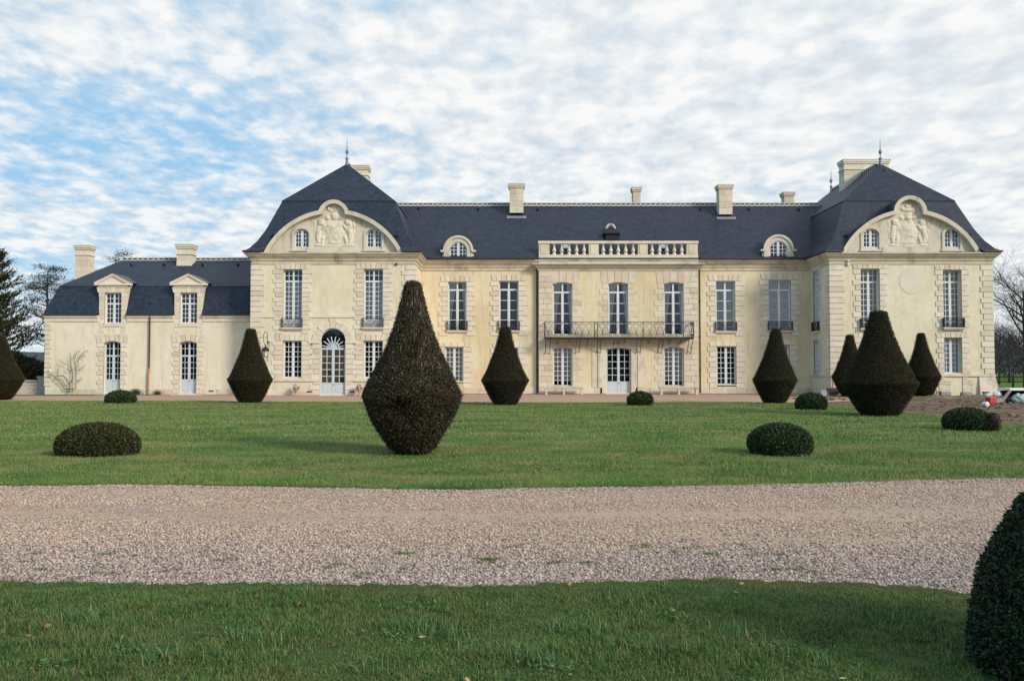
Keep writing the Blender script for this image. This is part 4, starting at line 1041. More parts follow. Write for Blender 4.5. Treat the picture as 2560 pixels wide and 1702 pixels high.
# ================================================================== leaves
def vnoise(x, y, scale, seed=0, octaves=3):
    out = np.zeros_like(x); amp = 1; tot = 0
    for o in range(octaves):
        g = np.random.default_rng(seed + o).random((256, 256)); X = x / scale * 2 ** o + 1000; Y = y / scale * 2 ** o + 1000
        i = np.floor(X).astype(int); j = np.floor(Y).astype(int); fx = X - i; fy = Y - j; fx = fx * fx * (3 - 2 * fx); fy = fy * fy * (3 - 2 * fy)
        a = g[i % 256, j % 256]; b = g[(i + 1) % 256, j % 256]; c = g[i % 256, (j + 1) % 256]; d = g[(i + 1) % 256, (j + 1) % 256]
        out += amp * ((a * (1 - fx) + b * fx) * (1 - fy) + (c * (1 - fx) + d * fx) * fy); tot += amp; amp *= .5
    return out / tot
def unit(v): return v / np.maximum(np.linalg.norm(v, axis=-1, keepdims=True), 1e-9)
def leaf_quads(P, A, L, Wd, rng, N=None):
    """diamond leaves at P along axis A"""
    n = len(P); Q = rng.normal(size=(n, 3)); Q = Q if N is None else N + Q * .45; s = unit(np.cross(A, Q)); L = L[:, None]; Wd = Wd[:, None]
    V = np.stack([P, P + A * L * .45 + s * Wd * .5, P + A * L, P + A * L * .45 - s * Wd * .5], 1).reshape(-1, 3)
    return V, np.arange(4 * n).reshape(n, 4)

def lathe_shape(prof, seed, amp):
    rg = np.random.default_rng(seed); K = [(rg.integers(1, 7), rg.uniform(.5, 4), rg.uniform(0, 6.28), rg.uniform(.3, 1)) for _ in range(9)]
    Zp = np.array([p[1] for p in prof]); Rp = np.array([p[0] for p in prof])
    def rad(phi, z):
        r = np.interp(z, Zp, Rp); w = sum(a * np.sin(k * phi + f * z * 2.2 + p) for k, f, p, a in K) / 9
        return r * (1 + amp * w)
    return rad, Zp, Rp

def clipped_plant(name, mats, cx, cy, prof, n, L, Wd, seed, amp=.03, sx=1, sy=1, out=.55, depth=.06, lean=0, hole=None, spread=1.0, comb=None, stray=0):
    """a clipped evergreen: dark core plus a shell of separate leaves through its outer few centimetres; one mesh"""
    rg = np.random.default_rng(seed); rad, Zp, Rp = lathe_shape(prof, seed, amp)
    H = Zp[-1]
    nphi, nz = 40, 36; zz = np.linspace(0, H * .995, nz); ph = np.linspace(0, 2 * PI, nphi, endpoint=False)
    pg, zg = np.meshgrid(ph, zz); r = rad(pg, zg); r = r - np.minimum(depth * .6 + L * out * .8, r * .6)
    if hole: r = r * (1 - hole(pg, zg))
    V0 = np.stack([r * np.cos(pg) * sx + lean * zg, r * np.sin(pg) * sy, zg], -1).reshape(-1, 3)
    i = np.arange(nphi * nz).reshape(nz, nphi); F0 = np.stack([i[:-1], np.roll(i[:-1], -1, 1), np.roll(i[1:], -1, 1), i[1:]], -1).reshape(-1, 4)
    # area-weighted sampling
    zs = np.linspace(0, H, 400); rs = np.interp(zs, Zp, Rp); dr = np.gradient(rs, zs); w = (rs + .04) * np.sqrt(1 + np.minimum(dr * dr, 60))
    z = np.interp(rg.random(n), np.cumsum(w) / w.sum(), zs); phi = rg.random(n) * 2 * PI
    sl = np.interp(z, zs, np.clip(dr, -8, 8)); nr = unit(np.stack([np.cos(phi) / sx, np.sin(phi) / sy, -sl], 1))
    r = rad(phi, z); d = rg.random(n) ** 1.5 * np.minimum(depth, r * .5) + np.minimum(L * out * .85, r * .3)
    if hole:
        hk = hole(phi, z); r = r * (1 - hk * rg.random(n)); keep = rg.random(n) > hk * 1.2
    P = np.stack([r * np.cos(phi) * sx + lean * z, r * np.sin(phi) * sy, z], 1) - nr * d[:, None]
    A = unit(nr * out + rg.normal(size=(n, 3)) * .5 * spread + np.array([0, 0, .25]))
    if comb:
        tg = unit(np.stack([np.cos(phi) * sl, np.sin(phi) * sl, np.ones(n)], 1)); cw = comb(z / H)[:, None]; A = unit(A * (1 - cw) + tg * cw * np.where(rg.random((n, 1)) < .75, 1, -1))
    l = L * rg.uniform(.6, 1.3, n); wd = Wd * rg.uniform(.7, 1.2, n)
    if stray:
        k = rg.random(n) < stray; l[k] *= 1.9; wd[k] *= .5
    if hole: P, A, l, wd, nr = P[keep], A[keep], l[keep], wd[keep], nr[keep]
    P[:, 2] = np.maximum(P[:, 2], .005)
    V1, F1 = leaf_quads(P, A, l, wd, rg, nr); V1[:, 2] = np.maximum(V1[:, 2], 0.0)
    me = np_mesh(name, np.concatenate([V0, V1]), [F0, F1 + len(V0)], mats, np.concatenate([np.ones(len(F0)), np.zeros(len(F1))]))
    return link(name, me, None, (cx, cy, .02))

YEW = [(.46, 0), (.58, .04), (.70, .11), (.84, .195), (1.02, .315), (.93, .355), (.76, .47), (.57, .61), (.42, .745), (.32, .87), (.27, .94), (.22, .985), (.08, 1.0)]
YEW_OLD = [(.27, 0), (.46, .04), (.62, .11), (.775, .18), (.88, .25), (.99, .335), (.985, .355), (.785, .47), (.54, .61), (.37, .755), (.24, .90), (.19, .97), (.165, .99), (.06, 1.0)]
def dome(Rr, h, a0=-30, p=.92, n=16):
    out = []; s0 = math.sin(R(a0))
    for k in range(n + 1):
        a = R(a0 + (90 - a0) * k / n); out.append((max(Rr * math.cos(a) ** p, .01), h * (math.sin(a) - s0) / (1 - s0)))
    return out

def garden():
    D = 2560 / 2358.0
    grp = 'clipped yews on the lawn'
    def yew(cx, ytop, ybase, hw, seed, label, n=30000, L=.052, mats=('yew', 'yew_core'), prof=YEW, amp=.055, lean=0, Y=None, wf=.36, **kw):
        x, y = G(cx * D, ybase * D)
        if Y: x = (cx * D - CX) * Y / FPX; y = Y
        h = W(cx * D, ytop * D, y)[1]; rr = hw * D * y / FPX
        y += rr * .30; x = (cx * D - CX) * y / FPX
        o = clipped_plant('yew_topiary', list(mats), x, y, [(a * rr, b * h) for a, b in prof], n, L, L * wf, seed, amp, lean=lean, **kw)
        tag(o, label, 'topiary', grp); return o
    yew(0, 770, 921, 53, 1, 'dark clipped yew spindle cut off by the left edge of the photo')
    yew(577, 756, 929, 51, 2, 'clipped yew spindle before the wall lantern, between the low wing and the left pavilion')
    # the big neglected yew
    def hole(phi, z):
        dphi = np.angle(np.exp(1j * (phi - (-PI / 2 - .28))))
        a = .55 * np.exp(-((dphi / .34) ** 2 + ((z - 1.00) / .23) ** 2)); dphi2 = np.angle(np.exp(1j * (phi - (-PI / 2 + .02)))); b = .35 * np.exp(-((dphi2 / .28) ** 2 + ((z - .70) / .15) ** 2))
        return np.maximum(a, b)
    yew(950, 647, 1053, 117, 3, 'largest yew topiary, brown and ragged with a dark hollow at its belly', 110000, .060, ('yew_old', 'yew_core'), YEW_OLD, .07, hole=hole, depth=.10, out=.36, spread=1.1, stray=.05, wf=.26, comb=lambda t: np.clip((t - .5) * 1.4, 0, .45) + .08)
    C_ = [o for o in COL.objects if o.name.startswith('yew_topiary')][-1]; rg = np.random.default_rng(77); n = 380; Hc = max(v.co.z for v in C_.data.vertices) * .98; rb = 117 * D * 16.3 / FPX
    rad, _, _ = lathe_shape([(a * rb, b * Hc) for a, b in YEW_OLD], 3, .07); t = .48 + .46 * rg.random(n); ph = rg.random(n) * 2 * PI; z0 = t * Hc; ln = rg.uniform(.08, .24, n); z1 = z0 + ln; dp = rg.normal(0, .05, n)
    P0 = np.stack([rad(ph, z0) * np.cos(ph), rad(ph, z0) * np.sin(ph), z0], 1); P1 = np.stack([rad(ph, z1) * np.cos(ph + dp), rad(ph, z1) * np.sin(ph + dp), z1], 1); A = P1 - P0; l = np.linalg.norm(A, axis=1); nr = np.stack([np.cos(ph), np.sin(ph), np.zeros(n)], 1)
    V, F = leaf_quads(P0 - nr * .012, unit(A), l, np.full(n, .007), rg, nr); tag(link('dead_twigs', np_mesh('dead_twigs', V, [F], ['twig_pale']), C_), None, None, None, 'stuff')
    yew(1163, 751, 934, 55, 4, 'clipped yew spindle just right of the big ragged yew', 30000)
    yew(1782, 756, 930, 50.5, 5, 'clipped yew spindle with a rounded tip before the last main bay, near the right pavilion', lean=.03)
    yew(1957, 770, 908, 41, 6, 'small yew half hidden behind the left flank of the large right yew', 18000, .06, Y=52.2)
    yew(2024, 714, 960, 85, 7, 'second largest yew, dense dark spindle in front of the right pavilion', 52000, .048)
    yew(2124, 766, 906, 41, 8, 'small narrow yew standing behind and right of the large right yew', 18000, .06, amp=.06, lean=-.02, Y=52.6)
    gb = 'low clipped box bushes on the lawn'
    def box(x0, x1, yt, yb, seed, label, n, L, mats=('box_leaf', 'yew_core'), sy=.9, a0=-30, amp=.09, **kw):
        cx = (x0 + x1) / 2 * D; x, y = G(cx, yb * D); rr = (x1 - x0) / 2 * D * y / FPX; y += rr * .35; x = (cx - CX) * y / FPX; h = W(cx, yt * D, y)[1]
        rr = (x1 - x0) / 2 * D * y / FPX
        o = clipped_plant('box_bush', list(mats), x, y, dome(rr, h, a0), n, L, L * .62, seed, amp, 1, sy, **kw); tag(o, label, 'bush', gb); return o
    box(245, 314, 900, 930, 21, 'small round box bush in front of the left wing\'s first door', 5000, .09)
    box(136, 322, 975, 1053, 22, 'wide flat brownish box mound at the left of the lawn', 22000, .045, ('box_brown', 'yew_core'), a0=-22, stray=.02)
    box(1443, 1504, 902, 935, 23, 'small box ball in front of the central door', 5000, .085)
    box(1830, 1903, 905, 945, 24, 'neat rounded box bush between the two right hand yews', 7000, .075)
    box(1721, 1867, 976, 1052, 25, 'large plump dark box bush alone on the right of the lawn', 20000, .045, a0=-34)
    o = box(2168, 2280, 940, 993, 26, 'box bush with a broken dead gap on its right side, beside the bare earth', 12000, .055, amp=.13)
    gx, gy = o.location.x, o.location.y
    q = clipped_plant('dead_twigs', ['yew_old', 'yew_core'], .42, -.36, dome(.27, .46), 1500, .06, .012, 31, .25, depth=.1, spread=1.3); q.parent = o; q.location = (.42, -.42, .02)
    x = 3.30; y = 4.62
    o = clipped_plant('box_bush', ['box_near', 'yew_core'], x, y, [(.82, 0), (.82, .15), (.81, .29), (.785, .40), (.755, .53), (.71, .61), (.64, .75), (.54, .91), (.40, 1.05), (.20, 1.14), (.01, 1.17)], 68000, .026, .015, 27, .10, 1, 1, depth=.07, out=.5, spread=1.1, stray=.03)
    tag(o, 'close dark green box bush cut off at the lower right corner', 'bush', gb)

# ================================================================== grass and ground
def blades(name, P, h, w, mat, rng, bend=.5, two=True):
    n = len(P); az = rng.random(n) * 2 * PI; lean = rng.normal(0, bend, n); d = np.stack([np.cos(az), np.sin(az), np.zeros(n)], 1); s = np.stack([-np.sin(az), np.cos(az), np.zeros(n)], 1)
    up = np.array([0, 0, 1.0]); h = h[:, None]; w = w[:, None]; ln = lean[:, None]
    if two:
        m = P + up * h * .55 + d * h * ln * .35; t = P + up * h * np.clip(1 - .25 * np.abs(ln), .3, 1) + d * h * ln
        V = np.stack([P - s * w * .5, P + s * w * .5, m + s * w * .4, m - s * w * .4, t], 1).reshape(-1, 3); b = np.arange(n)[:, None] * 5
        F = [b + np.array([[0, 1, 2, 3]]), b + np.array([[3, 2, 4]])]
    else:
        t = P + up * h + d * h * ln
        V = np.stack([P - s * w * .5, P + s * w * .5, t], 1).reshape(-1, 3); F = [np.arange(3 * n).reshape(n, 3)]
    me = np_mesh(name, V, F, [mat]); return tag(link(name, me), None, None, None, 'stuff')

EDGE_FAR = [(0, 1215), (300, 1212), (600, 1215), (900, 1222), (1150, 1224), (1500, 1218), (1900, 1212), (2200, 1203), (2560, 1195)]
EDGE_NEAR = [(0, 1460), (300, 1466), (700, 1469), (1100, 1472), (1300, 1470), (1500, 1463), (1800, 1458), (2100, 1463), (2300, 1475), (2420, 1490)]
EDGE_BACK = [(0, 1003), (300, 1003), (700, 1005), (1100, 1006), (1400, 1007.5), (1700, 1006), (2000, 1008), (2100, 1016)]
def edge_fn(E):
    P = [G(*e) for e in E]; X = np.array([p[0] for p in P]); Y = np.array([p[1] for p in P])
    return lambda x: np.interp(x, X, Y)
def wob(x, a=.07, s=0): return a * (np.sin(x * 2.1 + s) * .4 + np.sin(x * 5.3 + 1 + s) * .35 + np.sin(x * 13.7 + 2 * s) * .25)

def sheet(name, pts, z, mat, skirt=.06, base=None):
    mb = MB(); n = len(pts); mb.add([(x, y, z) for x, y in pts] + [(x, y, z - skirt) for x, y in pts], [tuple(range(n))] + [(i, (i + 1) % n, n + (i + 1) % n, n + i) for i in range(n)])
    return tag(mb.build(name, mat), None, None, None, 'structure')

def ground():
    far, near, back = edge_fn(EDGE_FAR), edge_fn(EDGE_NEAR), edge_fn(EDGE_BACK)
    mb = MB(); mb.box(-600, 600, -60, 900, -1, -.03); tag(mb.build('ground', 'field'), None, None, None, 'structure')
    sheet('gravel_drive', [(-60, 2), (60, 2), (60, 20), (-60, 20)], 0, 'gravel_bed', .02)
    sheet('path', [(-60, 39), (24, 39), (24, 58.4), (-60, 58.4)], .004, 'path_grit', .03)
    xs = np.linspace(14.2, 60, 60); sheet('bare_earth', [(13.6, 19.5)] + [(60, 19.5), (60, 33), (33, 46), (31.2, 53), (30.6, 54.6), (19.6, 54.8), (19.5, 50)] + [(18.6, 46), (16, 44), (14.4, 41)], .010, 'bare_earth', .03)
    xs = np.linspace(-42, 14.6, 240); L = [(x, far(x) + wob(x)) for x in xs]
    Rr = [(14.9 + .14 * math.sin(y * 1.3) + .05 * math.sin(y * 4), y) for y in np.linspace(13.6, 37.5, 60)]
    B = [(x, back(x) + wob(x, .3, 3)) for x in np.linspace(14.4, -42, 160)]
    sheet('lawn', L + Rr + B, .03, 'turf', .05)
    sheet('lawn', [(-12, -2)] + [(12, -2)] + [(x, near(x) + wob(x, .05, 5) + .035 * math.sin(x * 31) * math.sin(x * 7.3) + .02 * math.sin(x * 67)) for x in np.linspace(12, -12, 700)], .03, 'turf_near', .05)
    sheet('grass_verge', [(-45, 53.6)] + [(x, 53.9 + (x + 30) * .16 + wob(x, .1)) for x in np.linspace(-42, -23, 40)] + [(-22.8, 55.95), (-45, 55.97)], .02, 'field', .03)
    sheet('grass_patch', [(19.4, 51.6), (21, 51.3), (23, 52.2), (25.6, 51.9), (26.5, 53.2), (24, 54.2), (19.8, 54.2)], .03, 'turf', .03)
    sheet('grass_patch', [(22.6, 37.6), (24.5, 37.0), (27, 37.2), (40, 39), (40, 47), (28, 46), (25.5, 41)], .03, 'turf', .03)
    mb = MB(); xs = np.linspace(-500, 500, 90); n = len(xs); rg = random.Random(4)
    hh = [13 + 3 * math.sin(x * .011) + 2 * math.sin(x * .037 + 1) + rg.random() * .8 for x in xs]
    mb.add([(x, 380, -2) for x in xs] + [(x, 430, h) for x, h in zip(xs, hh)] + [(x, 520, -2) for x in xs], [(i, i + 1, n + i + 1, n + i) for i in range(n - 1)] + [(n + i, n + i + 1, 2 * n + i + 1, 2 * n + i) for i in range(n - 1)])
    tag(mb.build('hills', 'hill'), None, None, None, 'structure')
    # --- grass blades
    rg = np.random.default_rng(5)
    def pts(n, y0, y1, margin=1.2, pw=1.0):
        y = y0 + (y1 - y0) * rg.random(n) ** pw; x = (rg.random(n) * 2 - 1) * (.605 * y + margin); return x, y
    x, y = pts(260000, 3.9, 7.4, .5); e = near(x) + wob(x, .05, 5) + .16 * (vnoise(x, y, .18, 88, 2) - .42); bald = vnoise(x, y * 1.3, .22, 3, 4)
    k = (y < e + .03 * rg.normal(size=len(x))) & (rg.random(len(x)) < np.clip((bald - .31) * 9, .22, 1)); x, y, bald = x[k], y[k], bald[k]
    t = vnoise(x, y, .5, 9, 3); h = (.016 + .034 * np.clip((t - .35) * 2.4, 0, 1) + rg.random(len(x)) * .013) * np.clip((e[k] - y) / .30, .55, 1); tuft = rg.random(len(x)) < .012; h[tuft] *= 1.9
    blades('foreground_grass', np.stack([x, y, np.full(len(x), .025)], 1), h, .0028 + .0022 * rg.random(len(x)), 'grass_near', rg, .75)
    x, y = pts(170000, 12.0, 19.5, 1); k = y > far(x) + wob(x) - .02 * rg.random(len(x)); x, y = x[k], y[k]
    t = vnoise(x, y, 1.2, 19, 3); h = .022 + .04 * np.clip((t - .3) * 2, 0, 1) + rg.random(len(x)) * .012
    P1 = np.stack([x, y, np.full(len(x), .025)], 1); blades('lawn_grass', P1, h, .007 + .004 * rg.random(len(x)), 'grass_blade', rg, .6, False)
    x, y = pts(170000, 19.5, 45, 1, .85); k = (y < back(x) + wob(x, .3, 3) - .05) & (x < 14.8) & (x > -42); x, y = x[k], y[k]
    h = .03 + rg.random(len(x)) * .035 + .02 * vnoise(x, y, 2, 29, 2)
    blades('lawn_grass', np.stack([x, y, np.full(len(x), .02)], 1), h, .016 + .008 * rg.random(len(x)), 'grass_blade', rg, .6, False)
    # taller tussocks and broad-leaved rosettes in the foreground turf
    Q = []; Hh = []
    for tx_, ty_ in ((1442, 1590), (1470, 1600), (1120, 1610), (1020, 1585), (940, 1690), (1650, 1640), (1850, 1600), (420, 1660), (200, 1560), (650, 1620), (1300, 1660), (2050, 1670), (2210, 1560), (1560, 1520), (760, 1500)):
        gx, gy = G(tx_, ty_); k = int(rg.integers(60, 150)); Q.append(np.stack([gx + rg.normal(0, .10, k), gy + rg.normal(0, .07, k), np.full(k, .025)], 1)); Hh.append(rg.uniform(.05, .125, k))
    Q = np.concatenate(Q); blades('tall_tussocks', Q, np.concatenate(Hh), np.full(len(Q), .0045), 'grass_tall', rg, .85)
    Q = []; A = []
    for tx_, ty_ in ((950, 1603), (1000, 1615), (1349, 1680), (1400, 1690), (1040, 1530), (1075, 1535), (300, 1640), (560, 1600), (1700, 1560), (1950, 1640), (130, 1680)):
        gx, gy = G(tx_, ty_); k = 45; Q.append(np.stack([gx + rg.normal(0, .07, k), gy + rg.normal(0, .06, k), .035 + .03 * rg.random(k)], 1)); A.append(unit(np.stack([rg.normal(size=k), rg.normal(size=k), rg.uniform(.1, .7, k)], 1)))
    Q = np.concatenate(Q); A = np.concatenate(A); k = len(Q); V, F = leaf_quads(Q, A, rg.uniform(.018, .04, k), rg.uniform(.008, .018, k), rg, np.array([[0, 0, 1.0]] * k)); tag(link('lawn_weeds', np_mesh('lawn_weeds', V, [F], ['weed_leaf'])), None, None, None, 'stuff')
    # --- loose chippings on the drive: thick along both edges, worn thin in the wheel tracks
    x, y = pts(230000, 6.3, 13.8, .6, 1.2); f, nn = far(x), near(x); t = (y - nn) / (f - nn)
    track = np.exp(-((t - .58) / .10) ** 2) * .92 + np.exp(-((t - .83) / .06) ** 2) * .5 + np.exp(-((t - .36) / .10) ** 2) * np.clip((x + .5) * .25, 0, .6)
    dens = np.clip(1.0 - track - .25 * (vnoise(x * .4, y * 1.5, .6, 41, 3) > .55) + .0, .10, 1); dens = np.where(t < .28, 1, dens)
    k = (t > -.02) & (t < 1.02) & (rg.random(len(x)) < dens); x, y, t = x[k], y[k], t[k]; n = len(x)
    B = np.array([(1, 0, 0), (0, 1, 0), (-1, 0, 0), (0, -1, 0), (.1, .1, .75), (-.1, .0, -.5)]); Fo = np.array([(0, 1, 4), (1, 2, 4), (2, 3, 4), (3, 0, 4), (1, 0, 5), (2, 1, 5), (3, 2, 5), (0, 3, 5)])
    coarse = t + .22 * (vnoise(x, y, .9, 61, 3) - .5) + .13 * rg.normal(size=n) < .26; coarse |= (t > .93) & (rg.random(n) < .5)
    for sel, sz, mt in ((coarse, .0100, 'gravel_chip'), (~coarse, .0092, 'gravel_fine')):
        xx, yy = x[sel], y[sel]; n = len(xx); s = sz * rg.uniform(.5, 1.55, n); az = rg.random(n) * 6.28; ca, sa = np.cos(az), np.sin(az); el = rg.uniform(.7, 1.6, n)
        V = B[None] * s[:, None, None] * rg.uniform(.7, 1.3, (n, 6, 3)); V[:, :, 0] *= el[:, None]
        Xr = V[:, :, 0] * ca[:, None] - V[:, :, 1] * sa[:, None]; Yr = V[:, :, 0] * sa[:, None] + V[:, :, 1] * ca[:, None]
        V = np.stack([Xr + xx[:, None], Yr + yy[:, None], V[:, :, 2] + (s * .35)[:, None]], -1).reshape(-1, 3); F = (np.arange(n)[:, None, None] * 6 + Fo[None]).reshape(-1, 3)
        tag(link('gravel', np_mesh('gravel', V, [F], [mt])), None, None, None, 'stuff')
    # --- weeds rooted in the gravel edge, fallen leaves
    x, y = pts(700, 6.9, 8.2, .3); k = vnoise(x, y, .3, 77, 2) > .75; x, y = x[k], y[k]; c = len(x)
    if c:
        X = np.repeat(x, 45) + rg.normal(0, .035, c * 45); Yy = np.repeat(y, 45) + rg.normal(0, .02, c * 45)
        blades('drive_weeds', np.stack([X, Yy, np.full(len(X), .004)], 1), .012 + .016 * rg.random(len(X)), np.full(len(X), .005), 'grass_near', rg, .8)
    x, y = pts(34, 4.2, 24, 0, 1.4); k = (y < near(x) - .1) | (y > far(x) + .2); x, y = x[k], y[k]; n = len(x)
    A = unit(np.stack([rg.normal(size=n), rg.normal(size=n), .15 * rg.random(n)], 1)); V, F = leaf_quads(np.stack([x, y, np.full(n, .055)], 1), A, np.full(n, .05), np.full(n, .032), rg)
    tag(link('fallen_leaves', np_mesh('fallen_leaves', V, [F], ['leaf_litter'])), None, None, None, 'stuff')
    # clipped twigs left lying on the lawn below the ragged yew
    P = []; A = []
    for cx, cy, sx, k in ((-3.1, 13.9, .35, 60), (-1.2, 13.6, .9, 90), (.3, 13.9, .5, 40), (.9, 14.4, .3, 14), (-3.9, 15.2, .4, 14)): P.append(np.stack([cx + rg.normal(0, sx, k), cy + rg.normal(0, .12, k), np.full(k, .055)], 1)); A.append(unit(np.stack([rg.normal(size=k), rg.normal(0, .5, k), rg.normal(0, .2, k)], 1)))
    P = np.concatenate(P); A = np.concatenate(A); n = len(P); V, F = leaf_quads(P, A, rg.uniform(.06, .22, n), np.full(n, .011), rg); tag(link('twig_litter', np_mesh('twig_litter', V, [F], ['dead_leaf'])), None, None, None, 'stuff')
    # clods on the churned earth
    x = rg.uniform(15.2, 40, 5200); y = rg.uniform(20, 54, 5200); k = (vnoise(x, y * 2, 1.6, 55, 3) > .50) & (x < .62 * y + 2) & (y < 53.5) & ~((y > 45) & (x > 31)); x, y = x[k], y[k]; n = len(x)
    s = rg.uniform(.03, .12, n); V = B[None] * s[:, None, None] * rg.uniform(.5, 1.4, (n, 6, 3)); V[:, :, 0] *= 1.6; V = V + np.stack([x, y, np.full(n, .012)], 1)[:, None, :]
    tag(link('earth_clods', np_mesh('earth_clods', V.reshape(-1, 3), [(np.arange(n)[:, None, None] * 6 + Fo[None]).reshape(-1, 3)], ['bare_earth'])), None, None, None, 'stuff')

# ================================================================== trees
def branchy(mb, p, d, L, r, depth, rg, droop=0.0, spread=.75, tips=None, nseg=3, sides=5, kids=(2, 4)):
    pts = [Vector(p)]; rs = [r]; d = Vector(d).normalized()
    for k in range(nseg):
        d = (d + Vector((rg.gauss(0, .16), rg.gauss(0, .16), rg.gauss(0, .12) - droop))).normalized(); pts.append(pts[-1] + d * L / nseg); rs.append(r * (1 - .55 * (k + 1) / nseg))
    mb.tube(pts, rs, sides if depth > 2 else 3, False)
    if tips is not None and depth <= 1: tips.append((pts[-1], d))
    if depth <= 0: return
    for k in range(rg.randint(*kids)):
        i = rg.randint(1, nseg); a = Vector((rg.gauss(0, 1), rg.gauss(0, 1), rg.gauss(.25, .6))).normalized(); nd = (d * (1 - spread * .5) + a * spread).normalized()
        branchy(mb, pts[i], nd, L * rg.uniform(.5, .78), max(rs[i] * .62, .006), depth - 1, rg, droop, spread, tips, nseg, sides, kids)

def bare_tree(x, y, h, seed, label, depth=5, mat='bark', r=None, lean=(0, 0), spread=.75, group='leafless trees beyond the fence'):
    rg = random.Random(seed); root = tag(empty('bare_tree', (x, y, -.03)), label, 'tree', group); r = r or h * .022
    t = MB(); P = [Vector((0, 0, 0))]; rs = [r * 1.35]; n = 6
    for k in range(n): P.append(Vector((lean[0] * h * .6 * (k + 1) / n + rg.gauss(0, .05), lean[1] * h * (k + 1) / n, h * .62 * (k + 1) / n))); rs.append(r * (1 - .62 * (k + 1) / n))
    t.tube(P, rs, 8); t.build('trunk', mat, root, True)
    c = MB()
    for k in range(15):
        i = rg.uniform(.28, 1); j = min(int(i * n), n - 1); f = i * n - j; p = P[j].lerp(P[j + 1], f); a = rg.random() * 6.28; e = rg.uniform(.1, .7) + i * .5
        branchy(c, p, (math.cos(a), math.sin(a), e), h * (.46 - .22 * i) * rg.uniform(.8, 1.15), r * (.55 - .25 * i), depth - 2, rg, -.02, spread, None, 4, 5, (3, 5))
    c.build('crown', 'twig' if mat == 'bark' else 'twig_far', root); return root

def conifer(x, y, h, seed, label, reach=4.2, mat='conifer', dens=1.0, up=.42, name='conifer', leaf=(.34, .07), lo=.06, group='evergreens at the left'):
    rg = random.Random(seed); ng = np.random.default_rng(seed); root = tag(empty(name, (x, y, -.03)), label, 'tree', group)
    t = MB(); t.tube([(0, 0, 0), (.05, .02, h * .5), (.0, 0, h * .97)], [h * .030, h * .018, .02], 8)
    Ps = []; As = []
    nb = int(95 * dens)
    for k in range(nb):
        f = lo + (1 - lo) * (k + rg.random()) / nb; z0 = h * f; a = rg.random() * 6.28; ln = reach * (1 - f) ** .72 * rg.uniform(.6, 1.12) + .25
        d = Vector((math.cos(a), math.sin(a), up * (1.0 - .2 * f))).normalized(); p = Vector((0, 0, z0)); pts = [p]
        ns = 7
        for s in range(ns): d = (d + Vector((rg.gauss(0, .08), rg.gauss(0, .08), rg.gauss(.03, .06)))).normalized(); p = p + d * ln / ns; pts.append(p)
        t.tube(pts, [max(.045 * (1 - s / (ns + 1)) * (1 - f) + .008, .008) for s in range(ns + 1)], 4, False)
        for s in range(1, ns + 1):
            m = int(16 * (1.3 - .5 * s / ns)); side = np.array(d.cross(Vector((0, 0, 1))).normalized()); q = ng.normal(size=(m, 3)) * np.array([.10, .10, .06]) + side * ng.normal(0, .22, (m, 1)) * (1.15 - .7 * s / ns)
            Ps.append(np.array(pts[s]) + q + np.array(d) * ng.uniform(-.25, .15, (m, 1))); As.append(unit(np.array(d) * .7 + side * ng.normal(0, .6, (m, 1)) + np.array([0, 0, .35]) + ng.normal(size=(m, 3)) * .3))
    t.build('trunk', 'bark', root)
    P = np.concatenate(Ps); A = np.concatenate(As); n = len(P); V, F = leaf_quads(P, A, leaf[0] * ng.uniform(.6, 1.4, n), leaf[1] * ng.uniform(.7, 1.5, n), ng)
    link('crown', np_mesh('crown', V, [F], [mat]), root); return root

def pine(x, y, h, seed, label, reach, clumps, mat='pine_far', group='evergreens at the left'):
    rg = random.Random(seed); ng = np.random.default_rng(seed); root = tag(empty('pine_tree', (x, y, -.03)), label, 'tree', group); t = MB()
    t.tube([(0, 0, 0), (.1, 0, h * .5), (.0, .1, h * .95)], [h * .022, h * .015, .03], 7); Ps = []; As = []
    for k in range(clumps):
        f = .30 + .70 * (k + rg.random()) / clumps; a = rg.random() * 6.28; ln = reach * (1.1 - f * .75) * rg.uniform(.5, 1.1); z = h * f
        e = Vector((math.cos(a) * ln, math.sin(a) * ln, z + ln * .22)); t.tube([(0, 0, z - .2), (e.x * .5, e.y * .5, z), e], [.05, .035, .012], 4, False)
        for _ in range(rg.randint(3, 6)):
            c = e + Vector((rg.gauss(0, .45), rg.gauss(0, .45), rg.gauss(0, .14))); m = rg.randint(30, 60); q = ng.normal(size=(m, 3)) * np.array([.30, .30, .09]); Ps.append(np.array(c) + q); As.append(unit(q * 1.2 + ng.normal(size=(m, 3)) * .3 + np.array([0, 0, .2])))
    t.build('trunk', 'twig_far', root); P = np.concatenate(Ps); A = np.concatenate(As); n = len(P); V, F = leaf_quads(P, A, .26 * ng.uniform(.6, 1.3, n), .05 * ng.uniform(.7, 1.4, n), ng)
    link('crown', np_mesh('crown', V, [F], [mat]), root); return root

